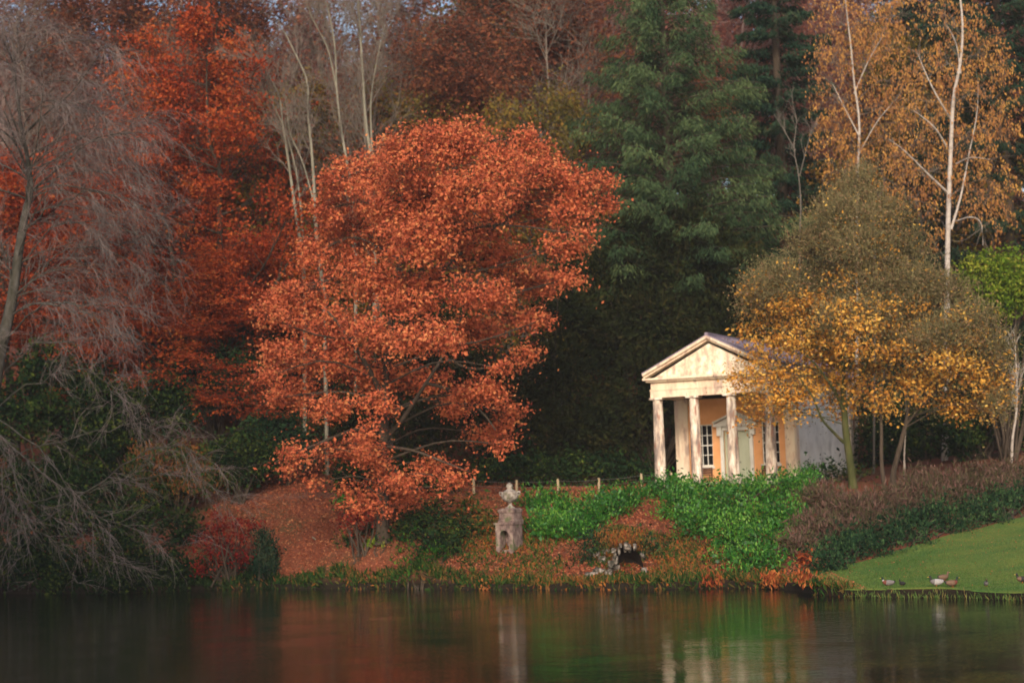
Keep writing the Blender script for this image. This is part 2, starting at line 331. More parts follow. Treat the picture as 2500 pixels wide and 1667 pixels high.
# ------------------------------------------------------------------ plant tools
def grow(S, D, Ln, P, wander, trop, g):
    n = len(S); out = np.zeros((n, P, 3)); out[:, 0] = S; d = nrm(D.copy()); st = np.asarray(Ln).reshape(-1, 1) / (P - 1)
    for k in range(1, P):
        out[:, k] = out[:, k - 1] + d * st
        d = nrm(d + wander * g.normal(size=(n, 3)) + np.array([0, 0, trop]))
    return out
def taper(r0, P, end=.25): return np.asarray(r0).reshape(-1, 1) * np.linspace(1, end, P)[None]
def kids(p, r, k, t0, t1, ang, g, jit=.25):
    n, P, _ = p.shape; i = np.repeat(np.arange(n), k); t = g.uniform(t0, t1, len(i)); x = t * (P - 1); a_ = np.minimum(x.astype(int), P - 2); fr = (x - a_)[:, None]
    pos = p[i, a_] * (1 - fr) + p[i, a_ + 1] * fr; tan = nrm(p[i, a_ + 1] - p[i, a_])
    rr = r[i, a_] * (1 - fr[:, 0]) + r[i, a_ + 1] * fr[:, 0]
    e = g.normal(size=(len(i), 3)); e = nrm(e - (e * tan).sum(-1, keepdims=True) * tan)
    an = ang * (1 + jit * g.normal(size=(len(i), 1)))
    return pos, nrm(np.cos(an) * tan + np.sin(an) * e), rr, t, i
def smooth_poly(pts, P):
    pts = np.asarray(pts, float); n = len(pts); u = np.linspace(0, n - 1, P); out = []
    for x in u:
        i = min(int(x), n - 2); t = x - i; p0 = pts[max(i - 1, 0)]; p1 = pts[i]; p2 = pts[i + 1]; p3 = pts[min(i + 2, n - 1)]
        out.append(.5 * ((2 * p1) + (-p0 + p2) * t + (2 * p0 - 5 * p1 + 4 * p2 - p3) * t * t + (-p0 + 3 * p1 - 3 * p2 + p3) * t ** 3))
    return np.array(out)
def pxpoly(pts, D, P=14):
    w_ = [at(p[0], p[1], D + (p[2] if len(p) > 2 else 0)) for p in pts]; return smooth_poly(w_, P)
def blobs_w(blobs, D, g, crown=None, thick=.9):
    """px blobs (px,py,rx,ry[,dd]) -> world centres, radii"""
    out = []
    for b in blobs:
        if len(b) > 4: dd = b[4]
        elif crown:
            cx, cy, R_ = crown; q = max(0, 1 - ((b[0] - cx) ** 2 + (b[1] - cy) ** 2) / R_ ** 2); dd = g.uniform(-.75, .45) * math.sqrt(q) * R_ * D / F
        else: dd = g.uniform(-.5, .5)
        c = at(b[0], b[1], D + dd); k = (D + dd) / F
        out.append((c, np.array([b[2] * k, b[2] * k * thick, b[3] * k])))
    return out
def clumps(bw, dens, g, shell=.5, up=0.0):
    P, O, B = [], [], []
    for j, (c, r) in enumerate(bw):
        area = 4 * math.pi * ((r[0] * r[1]) ** 1.6 / 3 + (r[0] * r[2]) ** 1.6 / 3 + (r[1] * r[2]) ** 1.6 / 3) ** (1 / 1.6)
        n = max(3, int(dens * area)); d = nrm(g.normal(size=(n, 3)) + np.array([0, -.15, up]))
        rr = g.uniform(shell, 1.0, (n, 1)) * (1 + .10 * g.normal(size=(n, 1)))
        P.append(c + d * r * rr); O.append(d); B.append(np.full(n, j))
    return np.concatenate(P), np.concatenate(O), np.concatenate(B)
def scatter(acc, P, O, per, spread, L, W, g, mode='leaf', mat=0, tb=None, up=.5, tvar=.22):
    n = len(P); per = max(1, int(per)); i = np.repeat(np.arange(n), per); m = len(i)
    off = g.normal(size=(m, 3)) * np.asarray(spread) * .5
    c = P[i] + off
    base = np.clip(.5 + .28 * np.sin(P[:, 0] * 1.7 + P[:, 2] * 2.3 + 1) * np.sin(P[:, 1] * 1.1 + P[:, 0] * .6) + .16 * g.normal(size=n), .05, .95) if tb is None else tb
    tint = np.clip(base[i] + tvar * g.normal(size=m), 0.01, .99)
    Ls = L * g.uniform(.6, 1.4, m); Ws = W * g.uniform(.6, 1.4, m)
    if mode == 'leaf':
        nn = nrm(O[i] * .5 + UP * up + g.normal(size=(m, 3)) * .7); u = g.normal(size=(m, 3)); u = nrm(u - (u * nn).sum(-1, keepdims=True) * nn)
    elif mode == 'hang':
        u = nrm(np.array([0, 0, -1.0]) + g.normal(size=(m, 3)) * .3); nn = nrm(np.cross(u, g.normal(size=(m, 3))))
    elif mode == 'up':
        u = nrm(UP * 1.0 + O[i] * .6 + g.normal(size=(m, 3)) * .45); nn = nrm(np.cross(u, g.normal(size=(m, 3))))
    elif mode == 'out':
        u = nrm(O[i] + g.normal(size=(m, 3)) * .5 + UP * .1); nn = nrm(np.cross(u, g.normal(size=(m, 3))) + UP * .3)
    acc.leaves(c, u, nn, Ls, Ws, tint, mat)
def connect(acc, bw, P, B, trunk, g, rl=.09, rt=.02, mat=0, frac=1.0):
    """limbs from the trunk to each blob, twigs from limb end to clumps"""
    tz = trunk
    for j, (c, r) in enumerate(bw):
        below = tz[tz[:, 2] < c[2] - .25 * r[2]]
        s = below[-1] if len(below) else tz[min(2, len(tz) - 1)]
        mid = (s + c) / 2 + np.array([0, 0, .12 * np.linalg.norm(c - s) * (1 if g.random() < .7 else -.6)]) + g.normal(size=3) * .3
        pl = smooth_poly([s, mid, c], 8)[None]; ln = np.linalg.norm(c - s); r0 = rl * (.5 + .09 * ln)
        acc.tubes(pl, taper([r0], 8, .35), 5, .5, mat)
        q = P[B == j]; k = int(len(q) * frac)
        if k:
            q = q[:k]; st = pl[0][g.integers(4, 8, k)]; md = (st + q) / 2 + g.normal(size=(k, 3)) * .25
            tp = np.stack([st, .5 * (st + md) + g.normal(size=(k, 3)) * .06, md, .5 * (md + q), q], 1)
            acc.tubes(tp, taper(np.full(k, rt), 5, .3), 3, .5, mat)
def limb_tubes(acc, polys, mat=0, sides=7):
    for pts, r0, r1 in polys:
        n = len(pts); acc.tubes(pts[None], np.linspace(r0, r1, n)[None], sides, .5, mat)
def tree_obj(name, label, cat, base, wood, leaves, mw, ml, group=None, crown='crown'):
    t = thing(name, label, cat, base, 0, group)
    if wood is not None and wood.n: o = wood.build('trunk', mw, t, base, True)
    if leaves is not None and leaves.n: o = leaves.build(crown, ml, t, base, True)
    return t

def flare(base, n=12, r=.3):
    return None

# ------------------------------------------------------------------ the big russet oak
def oak():
    g = np.random.default_rng(3); D = float(ghit(934, 1322)[1]); base = foot(932, D); Wd, Lf = Acc(), Acc()
    tr = pxpoly([(933, 1325), (935, 1260), (936, 1180), (936, 1080), (940, 960), (948, 840), (965, 700), (1000, 540), (1030, 420)], D, 26); tr[0] = base - UP * .2
    rad = np.interp(np.linspace(0, 1, 26), [0, .05, .2, .45, .8, 1], [.52, .36, .30, .24, .12, .05])
    Wd.tubes(tr[None], rad[None], 10)
    for pts, a_, b_ in [([(938, 1075), (985, 1020, -.3), (1040, 935, -1), (1075, 880, -1), (1120, 790, -1.5), (1170, 680, -2)], .13, .04), ([(940, 980), (900, 900, -.5), (850, 820, -1), (800, 760, -1)], .17, .05),
                        ([(945, 860), (990, 780, -.8), (1080, 660, -1), (1200, 560, 0), (1330, 480, 0)], .17, .05), ([(938, 1040), (860, 1050, -1), (760, 1090, -1.6), (670, 1130, -2)], .12, .04),
                        ([(1040, 935, -1), (1120, 960, -1.5), (1180, 1010, -2), (1210, 1050, -2)], .09, .03), ([(940, 1090), (1010, 1100, -1), (1090, 1130, -1.5), (1145, 1150, -1.6)], .09, .03),
                        ([(1080, 870, -1), (1150, 900, 0), (1230, 890, 0)], .08, .03)]:
        limb_tubes(Wd, [(pxpoly(pts, D), a_, b_)])
    bl = [(1010, 375, 105, 75), (1120, 355, 90, 65), (900, 420, 80, 60), (1290, 365, 60, 60), (1215, 400, 60, 60), (1330, 420, 80, 50), (990, 480, 140, 80), (1150, 480, 120, 75), (1290, 500, 100, 60), (1410, 450, 60, 42), (1475, 440, 34, 28), (1485, 500, 28, 22), (1400, 520, 65, 34),
          (830, 440, 50, 42), (810, 510, 55, 50), (890, 560, 110, 70), (1020, 590, 110, 70), (1160, 600, 95, 62), (1240, 640, 70, 50), (1370, 600, 55, 34), (1420, 575, 32, 24), (1310, 690, 70, 40), (1390, 680, 40, 28), (1180, 720, 90, 50),
          (780, 620, 60, 55), (880, 680, 100, 60), (1020, 720, 110, 60), (720, 730, 75, 50), (650, 770, 45, 32), (790, 790, 90, 50), (910, 810, 90, 50), (1050, 830, 100, 48), (1170, 810, 80, 38), (1270, 780, 60, 32), (1325, 780, 28, 18), (1280, 870, 34, 34), (1230, 900, 30, 20),
          (700, 870, 75, 38), (820, 890, 80, 44), (650, 920, 35, 24), (720, 960, 70, 34), (660, 975, 36, 22), (930, 920, 75, 36), (1040, 930, 70, 34), (1170, 960, 75, 40), (1240, 1010, 34, 44), (1190, 1060, 60, 24), (1230, 1085, 28, 16), (1110, 990, 50, 30), (800, 1000, 60, 34), (930, 990, 60, 30),
          (880, 1055, 46, 32), (820, 1100, 60, 30), (740, 1110, 60, 32), (690, 1150, 34, 22), (760, 1185, 20, 16), (905, 1110, 60, 30), (960, 1150, 50, 32), (1050, 1140, 46, 28), (1100, 1165, 42, 22), (1140, 1160, 22, 18), (900, 1180, 50, 30), (960, 1205, 50, 24), (880, 1230, 42, 26), (1020, 1215, 34, 16), (935, 1240, 26, 16), (910, 1215, 36, 20), (975, 1180, 40, 20), (850, 1200, 22, 18), (990, 1235, 24, 14)]
    bw = blobs_w(bl, D, g, (1000, 750, 520), .95)
    P, O, B = clumps(bw, 3.4, g, .45, .05)
    fld = np.sin(P[:, 0] * 1.5 + 1) * np.sin(P[:, 2] * 1.8 + P[:, 0] * .5) + .6 * np.sin(P[:, 0] * 3.1 + P[:, 2] * 2.3 + P[:, 1]); low = np.clip((16 - P[:, 2]) / 14, 0, 1); kp = fld > -1.15 + .62 * low; P, O, B = P[kp], O[kp], B[kp]
    connect(Wd, bw, P, B, tr, g, .06, .014, 0, .5)
    tb = np.clip(.5 + .2 * g.normal(size=len(P)), .1, .9)
    scatter(Lf, P, O, 20, (.55, .55, .42), .19, .12, g, tb=tb, up=.5); dn = g.random(len(P)) < .35; scatter(Lf, P[dn] + O[dn] * .5, O[dn], 5, (.8, .8, .7), .16, .09, g, tb=tb[dn], up=.3)
    # inner, sparser leaves
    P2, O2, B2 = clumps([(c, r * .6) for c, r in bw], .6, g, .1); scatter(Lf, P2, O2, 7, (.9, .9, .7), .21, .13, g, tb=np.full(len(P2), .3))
    tree_obj('oak_tree', 'large russet orange oak standing alone on the leafy slope near the water', 'tree', base, Wd, Lf, M['bark'], M['oak'])
oak()

# ------------------------------------------------------------------ generic trees
def skel(H, g, cs=.3, spread=.35, n1=22, n2=9, n3=7, ang=.9, trop=.03, trop3=.0, r0=.3, lean=(0, 0), sides=5, forks=0, P3=4, rt=.012, sub=.42, twl=.2):
    """bare skeleton at the origin; returns wood Acc and twig polylines"""
    A = Acc(); P = 14
    tr = np.zeros((1, P, 3)); z = np.linspace(0, 1, P); wob = np.cumsum(g.normal(size=(P, 2)) * .012 * H, 0); wob -= wob[0]
    tr[0, :, 0] = lean[0] * z * H + wob[:, 0]; tr[0, :, 1] = lean[1] * z * H + wob[:, 1]; tr[0, :, 2] = z * H
    rr = np.interp(z, [0, .04, .3, 1], [r0 * 1.5, r0, r0 * .75, r0 * .12])[None]
    A.tubes(tr, rr, 8)
    pos, d, r, t, i = kids(tr, rr, n1, cs, .98, ang, g, .2)
    Ln = H * spread * (1.05 - .75 * (t - cs) / (1 - cs)) * g.uniform(.7, 1.2, len(t))
    r1 = np.minimum(r * .55, .012 * Ln + .02); l1 = grow(pos, d, Ln, 8, .12, trop, g); rad1 = taper(r1, 8, .2); A.tubes(l1, rad1, sides)
    pos, d, r, t, i = kids(l1, rad1, n2, .15, 1, .75, g)
    L2 = Ln[i] * sub * (1.1 - .5 * t) * g.uniform(.6, 1.3, len(t)); l2 = grow(pos, d, L2, 6, .15, trop, g); rad2 = taper(np.maximum(r * .6, rt * 1.3), 6, .3); A.tubes(l2, rad2, 4)
    pos, d, r, t, i = kids(l2, rad2, n3, .15, 1, .7, g)
    L3 = np.clip(H * twl * .3 * g.uniform(.5, 1.5, len(t)), .3, 3); l3 = grow(pos, d, L3, P3, .2, trop3, g); A.tubes(l3, taper(np.full(len(t), rt), P3, .4), 3)
    return A, l3, l2
def leaf_on(tw, per, g, L, W, mode='leaf', spread=(.3, .3, .2), frac=1.0, tvar=.15, drop=0):
    A = Acc(); n, P, _ = tw.shape; sel = g.random(n) < frac; tw = tw[sel]; n = len(tw)
    i = np.repeat(np.arange(n), per); t = g.uniform(.2, 1, len(i)) * (P - 1); a_ = np.minimum(t.astype(int), P - 2); fr = (t - a_)[:, None]
    c = tw[i, a_] * (1 - fr) + tw[i, a_ + 1] * fr
    if drop: c = c - UP * g.uniform(0, drop, (len(i), 1))
    big = .5 + .25 * np.sin(c[:, 0] * .9 + c[:, 2] * .7) * np.sin(c[:, 2] * .8 + c[:, 1] * .5)
    scatter(A, c, nrm(g.normal(size=c.shape) + UP * .3), 1, spread, L, W, g, mode, tb=big, tvar=tvar)
    return A

protos = {}
def proto_tree(kind):
    if kind in protos: return protos[kind]
    g = np.random.default_rng(sum(map(ord, kind)))
    if kind == 'beech':      # rust leaved, layered
        A, tw, l2 = skel(24, g, .12, .42, 34, 9, 7, 1.15, .035, .0, .32); Lf = leaf_on(tw, 19, g, .21, .14, spread=(.75, .75, .2)); mats = (M['bark'], M['beech'])
    elif kind == 'rust':
        A, tw, l2 = skel(25, g, .2, .38, 32, 9, 8, .85, .05, .02, .3); Lf = leaf_on(tw, 10, g, .20, .13, spread=(.8, .8, .3)); mats = (M['bark'], M['rust'])
    elif kind == 'plum':
        A, tw, l2 = skel(26, g, .2, .4, 34, 11, 11, .8, .06, .03, .3, rt=.013); Lf = leaf_on(tw, 6, g, .19, .12, spread=(.9, .9, .5)); mats = (M['plumtwig'], M['plum'])
    elif kind == 'olive':
        A, tw, l2 = skel(18, g, .1, .42, 30, 9, 7, 1.0, .04, .0, .22); Lf = leaf_on(tw, 14, g, .20, .14, spread=(.8, .8, .4)); mats = (M['greybark'], M['olive'])
    elif kind == 'bare':
        A, tw, l2 = skel(27, g, .3, .30, 22, 8, 6, .6, .08, .05, .2, rt=.011, twl=.26); Lf = leaf_on(tw, 5, g, .17, .12, frac=.5, spread=(.8, .8, .5)); mats = (M['twig2'], M['rust'])
    elif kind == 'fir':
        return None
    protos[kind] = (A, Lf, mats, [0]); return protos[kind]
proto_obj = {}
def place_tree(kind, name, label, px, D, top_py, H0, rz=0, wide=1.0, group=None, tilt=0):
    A, Lf, mats, used = proto_tree(kind); b = foot(px, D); top = at(px, top_py, D)[2]; s = (top - b[2]) / H0
    if kind not in proto_obj:
        t = thing(name, label, 'tree', (0, 0, 0)); A.build('trunk', mats[0], t); Lf.build('crown', mats[1], t); proto_obj[kind] = t
    else:
        t = copy_tree(proto_obj[kind]); t.name = name; t['label'] = label
    if 'group' in t: del t['group']
    if group: t['group'] = group
    t.location = tuple(b - UP * .2); t.scale = (s * wide, s * wide, s); t.rotation_euler = (0, tilt, rz)
    return t
GB = 'trees of the wooded hillside'
# the orange beech on the left and its companions
for kind, nm, lb, px, D, top, H0, rz, wd in [
    ('beech', 'beech_tree', 'vivid orange red beech between the bare weeping tree and the pale bare stems', 530, 119, 120, 24, .3, 1.0),
    ('beech', 'beech_tree', 'orange beech low behind the bare weeping tree, left of the most vivid one', 250, 124, 330, 24, 2.1, 1.25),
    ('beech', 'beech_tree', 'orange beech at the left edge behind the weeping tree trunk', 30, 122, 400, 24, 4.0, 1.25),
    ('beech', 'beech_tree', 'lower orange beech whose skirts hang beside the left side of the oak', 590, 117, 640, 24, 1.2, 1.7),
    ('beech', 'beech_tree', 'lower orange red beech under the most vivid one, right of the weeping twigs', 430, 118.5, 380, 24, 5.3, 1.3),
    ('plum', 'beech_tree', 'dull maroon beech at the top left corner of the wood', 60, 138, -120, 26, 0, 1.2),
    ('plum', 'beech_tree', 'dull red beech high behind the most vivid orange beech', 420, 140, -150, 26, 1.5, 1.2),
    ('rust', 'beech_tree', 'rust brown beech high between the two dull maroon beeches on the left', 240, 134, -40, 25, 2.2, 1.2),
    ('rust', 'beech_tree', 'rust red beech high on the left, just left of the pale bare stems', 610, 132, 0, 25, 5.0, 1.1),
    ('bare', 'ash_tree', 'thinly leaved brown tree behind the tall twin pale stems', 800, 146, -180, 27, 3.1, 1.5),
    ('bare', 'ash_tree', 'thinly leaved russet tree above the oak crown, right of the tall twin stems', 1020, 133, -90, 27, 4.4, 1.3),
    ('bare', 'ash_tree', 'thinly leaved russet tree directly above the left top of the oak', 945, 128, 20, 27, 3.4, 1.2),
    ('rust', 'beech_tree', 'brown beech directly above the oak crown', 1150, 130, 130, 25, .8, 1.2),
    ('rust', 'beech_tree', 'rust brown beech with grey limbs above the right shoulder of the oak', 1330, 132, -40, 25, 3.3, 1.2),
    ('olive', 'beech_tree', 'olive gold tree low between the oak crown and the tall green cedar', 1395, 122, 270, 18, 1.0, .8),
    ('olive', 'beech_tree', 'yellowish tree high above the oak, in front of the grey limbs', 1250, 146, 30, 18, 2.0, 1.2),
    ('olive', 'beech_tree', 'brownish olive undergrowth tree behind the top left of the oak', 960, 126, 260, 18, 4.0, 1.0),
    ('olive', 'beech_tree', 'brownish olive tree behind the pale bare stems', 760, 128, 250, 18, 5.1, 1.1),
    ('plum', 'beech_tree', 'maroon beech behind the left side of the tall green cedar', 1520, 150, -160, 26, 5.4, 1.1),
    ('plum', 'beech_tree', 'maroon beech showing between the green cedar and the dark fir', 1830, 146, -60, 26, 1.2, 1.1),
    ('rust', 'beech_tree', 'rust tree low behind the right side of the cedar', 1800, 134, 200, 25, .2, .8),
    ('plum', 'beech_tree', 'reddish twiggy tree behind the golden birches', 2180, 146, -100, 26, 2.9, 1.2),
    ('olive', 'beech_tree', 'olive tree behind the gap between the two golden birches', 2230, 134, 120, 18, 3.0, 1.1),
    ('bare', 'ash_tree', 'bare ash with tall twin pale stems left of the oak crown', 905, 121, -60, 27, .4, .75),
    ('bare', 'ash_tree', 'bare grey tree behind the vivid orange beech', 420, 128, 130, 27, 1.9, .9),
    ('bare', 'ash_tree', 'bare grey twiggy tree high above the middle of the oak crown', 1160, 134, -80, 27, 2.7, 1.3),
    ('bare', 'ash_tree', 'bare grey limbed tree beside the left edge of the green cedar', 1420, 127, -60, 27, 4.2, 1.0),
    ('bare', 'ash_tree', 'bare grey tree high in the top left of the wood', 130, 130, 20, 27, 5.2, 1.2),
]:
    place_tree(kind, nm, lb, px, D, top, H0, rz, wd, GB)

# pale multi stem bare trees beside the oak
def stems():
    sets = [('thin pale bare tree with a leaning twin stem, nearest the vivid beech', 116, [([(745, 800), (740, 640), (722, 520), (705, 400), (690, 300), (680, 230), (640, 160)], .13), ([(745, 640), (728, 450), (700, 330), (665, 250), (650, 190)], .07)]),
            ('pale bare tree with a crooked stem left of the oak crown', 115, [([(800, 780), (775, 600), (768, 480), (762, 380), (752, 270), (750, 200), (725, 140), (690, 70)], .13), ([(768, 500), (740, 400), (710, 330), (700, 270)], .06)]),
            ('pale bare tree rising behind the upper left edge of the oak', 117, [([(870, 700), (860, 480), (835, 330), (822, 220), (818, 120), (800, 20), (770, -60)], .11), ([(822, 220), (800, 120), (760, 40), (740, -30)], .06)]),
            ('straight pale bare tree whose top is out of frame above the oak', 118, [([(915, 800), (912, 450), (893, 300), (885, 170), (878, 60), (870, -80)], .15), ([(912, 420), (905, 260), (920, 150), (940, 60)], .07)])]
    for k, (lb, D, st) in enumerate(sets):
        g = np.random.default_rng(50 + k); A, T = Acc(), Acc(); b = foot(st[0][0][0][0], D); tw = []
        for pts, r0 in st:
            p = pxpoly(pts, D, 20)[None]
            if pts is st[0][0]: p[0, 0] = b - UP * .2
            rad = np.linspace(r0, r0 * .25, 20)[None]; A.tubes(p, rad, 7)
            pos, d, r, t, i = kids(p, rad, 15, .3, 1, .6, g); l1 = grow(pos, nrm(d + UP * .3), 3.2 * g.uniform(.5, 1.2, len(t)), 8, .12, .05, g); r1 = taper(np.maximum(r * .4, .018), 8, .3); T.tubes(l1, r1, 4)
            pos, d, r, t, i = kids(l1, r1, 6, .2, 1, .6, g); l2 = grow(pos, d, 1.5 * g.uniform(.4, 1.2, len(t)), 6, .15, .05, g); r2 = taper(np.full(len(t), .012), 6, .5); T.tubes(l2, r2, 3)
            pos, d, r, t, i = kids(l2, r2, 5, .2, 1, .6, g); l3 = grow(pos, d, .8 * g.uniform(.4, 1.2, len(t)), 4, .15, .05, g); T.tubes(l3, taper(np.full(len(t), .010), 4, .5), 3)
        t_ = thing('ash_tree', lb, 'tree', b, 0, 'pale bare trees left of the oak'); A.build('trunk', M['palebark'], t_, b, True); T.build('twigs', M['twig2'], t_, b, True)
stems()

# weeping bare beech on the left
def weeping():
    g = np.random.default_rng(9); D = 103; b = foot(-60, D); A, T = Acc(), Acc()
    tr = pxpoly([(-55, 1450), (-40, 1150), (-5, 890), (27, 744), (45, 620), (62, 520), (75, 460), (66, 380), (50, 300), (38, 200), (30, 90)], D, 30); tr[0] = b - UP * .2
    rad = np.interp(np.linspace(0, 1, 30), [0, .05, .4, .7, 1], [.5, .4, .25, .12, .04])[None]; A.tubes(tr[None], rad, 10)
    hand = [([(55, 560), (110, 520, -1), (190, 480, -2), (280, 470, -3), (350, 520, -4)], .10), ([(65, 480), (110, 380, 1), (170, 300, 1), (240, 250, 1)], .09), ([(35, 720), (0, 600, -1), (-80, 520, -2)], .13),
            ([(5, 850), (80, 760, -2), (170, 740, -4), (250, 800, -5), (310, 880, -6)], .10), ([(62, 420), (20, 300, 1), (-40, 220, 1)], .08), ([(62, 500), (130, 450, 2), (240, 400, 3), (330, 400, 3), (400, 450, 3)], .08),
            ([(-20, 1000), (80, 1090, -2), (180, 1210, -3), (260, 1330, -4), (320, 1425, -4)], .10), ([(-20, 1050), (100, 1150, -2), (240, 1260, -3), (360, 1310, -4), (450, 1330, -4)], .10),
            ([(40, 1300, -1), (230, 1190, -2), (330, 1115, -3), (400, 1088, -3), (470, 1100, -3), (545, 1150, -4), (590, 1230, -4)], .09), ([(20, 1240, -1), (200, 1200, -2), (350, 1165, -3), (470, 1165, -4), (560, 1225, -4)], .08),
            ([(-10, 1000), (90, 930, -2), (190, 900, -3), (290, 950, -4), (350, 1040, -5)], .09), ([(-10, 950), (60, 860, -2), (150, 830, -3), (230, 880, -4), (270, 970, -5)], .08), ([(0, 1130), (150, 1080, -2), (280, 1040, -3), (390, 1060, -4), (470, 1130, -4)], .08),
            ([(-20, 1050), (40, 1180, -2), (60, 1310, -3), (90, 1425, -3)], .08), ([(-30, 1150), (60, 1270, -2), (150, 1350, -3), (190, 1425, -3)], .08), ([(-40, 1000), (10, 1090, -2), (15, 1240, -3), (30, 1400, -3)], .07), ([(0, 1180), (130, 1260, -2), (230, 1340, -3), (260, 1425, -4)], .07), ([(20, 780), (100, 650, 1), (210, 600, 1), (320, 640, 0), (380, 720, 0)], .08), ([(40, 660), (130, 560, 1), (250, 540, 1), (360, 590, 0), (410, 660, 0)], .08)]
    hp = np.stack([pxpoly(p, D, 16) for p, r in hand]); hp[:, 1:-1] += g.normal(size=hp[:, 1:-1].shape) * .09; hr = np.stack([np.linspace(r * .55, .014, 16) for p, r in hand])
    n = 50; t = g.uniform(.2, .97, n); x = t * 29; i0 = x.astype(int); pos = tr[i0]; az = g.uniform(-1.6, 1.8, n); az = np.where(g.random(n) < .2, az + math.pi, az)
    d = np.stack([np.cos(az), -np.abs(np.sin(az)) * .6 + .15, .62 * g.uniform(.4, 1.3, n)], -1)
    Ln = g.uniform(5.5, 9.5, n) * np.where(t > .8, .75, 1)
    l1 = grow(pos, nrm(d), Ln, 16, .09, -.08, g); r1 = taper(.0065 * Ln, 16, .2)
    l1 = np.concatenate([l1, hp]); r1 = np.concatenate([r1, hr]); A.tubes(l1, r1, 5)
    pos, d, r, t1, i = kids(l1, r1, 17, .15, 1, .6, g); L2 = g.uniform(1.2, 3.4, len(t1)); l2 = grow(pos, nrm(d + [0, 0, .15]), L2, 9, .17, -.10, g); r2 = taper(np.maximum(r * .4, .013), 9, .45)
    ok = l2[:, -1, 2] > .25; l2 = l2[ok]; r2 = r2[ok]; T.tubes(l2, r2, 3)
    pos, d, r, t1, i = kids(l2, r2, 12, .1, 1, .5, g); L3 = g.uniform(.3, 1.7, len(t1)); l3 = grow(pos, d, L3, 6, .17, -.12, g)
    ok = l3[:, -1, 2] > .15; l3 = l3[ok]; T.tubes(l3, taper(np.full(len(l3), .0085), 6, .5), 3)
    t_ = thing('weeping_beech', 'big bare grey weeping tree at the left edge trailing its twigs to the water', 'tree', b)
    A.build('trunk', M['mossgrey'], t_, b, True); T.build('twigs', M['twig'], t_, b, True)
weeping()

# ------------------------------------------------------------------ conifers
def conifer(name, label, px, D, H, rmax, mat, seed, n=150, droop=.05, t0=.05, L=.42, W=.10, per=120, hang=.5, prof=None, bark='bark', lean=0, spray=.42):
    g = np.random.default_rng(seed); b = foot(px, D); A, Lf = Acc(), Acc()
    tr = np.stack([b[0] + lean * np.linspace(0, H, 12), np.full(12, b[1]), b[2] - .2 + np.linspace(0, H, 12)], -1); A.tubes(tr[None], np.linspace(.45, .04, 12)[None] * H / 28, 8)
    t = t0 + (1 - t0) * (np.arange(n) + g.random(n)) / n; az = np.arange(n) * 2.4 + g.normal(size=n) * .3
    R_ = (prof(t) if prof else np.minimum(1, (1 - t) * 1.25 + .04)) * rmax * g.uniform(.72, 1.12, n)
    S = np.stack([np.interp(t, np.linspace(0, 1, 12), tr[:, 0]), np.full(n, b[1]), b[2] + t * H], -1)
    d = np.stack([np.cos(az), np.sin(az), np.full(n, .25)], -1)
    p = grow(S, nrm(d), R_, 10, .03, -droop, g); rad = taper(.012 * R_ + .01, 10, .2); A.tubes(p, rad, 4)
    i = np.repeat(np.arange(n), np.maximum(10, (per * R_ / rmax)).astype(int)); m = len(i); u = g.uniform(.12, 1.02, m) ** .8; x = np.minimum(u, .999) * 9; a_ = x.astype(int); fr = (x - a_)[:, None]
    c = p[i, a_] * (1 - fr) + p[i, a_ + 1] * fr; tan = nrm(p[i, a_ + 1] - p[i, a_]); side = nrm(np.cross(tan, UP)); wd = spray * R_[i] * np.clip(1.1 - u, .12, 1) ** .7 * np.minimum(1, u * 2.2)
    s = g.uniform(-1, 1, m) * wd; c = c + side * s[:, None] + tan * (np.abs(s) * .35)[:, None] - UP * (np.abs(s) * .28 + g.uniform(0, hang, m) ** 1.4)[:, None] + g.normal(size=(m, 3)) * .06
    # each spray tuft has three narrow needles fans
    tintb = np.clip(.35 + .35 * np.sin(i * 12.9) ** 2 + .12 * g.normal(size=m) + .15 * (u - .5), .02, .98)
    for k in range(3):
        uu = nrm(tan * .6 + side * np.sign(s)[:, None] * .6 + UP * (-.55 - .5 * hang) + g.normal(size=(m, 3)) * .35); nn = nrm(np.cross(uu, g.normal(size=(m, 3))) + UP * .6)
        Lf.leaves(c + g.normal(size=(m, 3)) * .12, uu, nn, L * g.uniform(.6, 1.4, m), W * g.uniform(.7, 1.3, m), tintb)
    return tree_obj(name, label, 'tree', b, A, Lf, M[bark], M[mat])
conifer('cedar_tree', 'tall mid green cedar with drooping sprays behind the temple', 1665, 121, 36, 9.4, 'cedar', 21, n=210, droop=.045, t0=.29, per=230, hang=.75, L=.36, W=.07, spray=.24, prof=lambda t: np.interp(t, [0, .3, .44, .6, .73, 1], [.7, .80, .92, .74, .52, .06]))
conifer('fir_tree', 'dark green fir between the cedar and the golden birches', 1945, 131, 40, 5.0, 'dkfir', 22, n=150, droop=.05, per=170, hang=.4, prof=lambda t: np.interp(t, [0, .6, 1], [1, .8, .2]))
conifer('fir_tree', 'dark fir at the top right corner behind the birch', 2500, 128, 40, 7.5, 'dkfir', 23, n=150, droop=.05, per=230, hang=.4, prof=lambda t: np.interp(t, [0, .6, 1], [1, .85, .3]))
conifer('fir_tree', 'dark fir standing behind the white birch trunk', 2330, 139, 36, 7.0, 'dkfir', 24, n=130, droop=.05, per=200, hang=.4, prof=lambda t: np.interp(t, [0, .6, 1], [1, .85, .3]))
conifer('fir_tree', 'dark fir hidden low behind the pale bare stems and the oak', 700, 136, 20, 6.5, 'dkfir', 25, n=110, droop=.05, per=220, hang=.4)

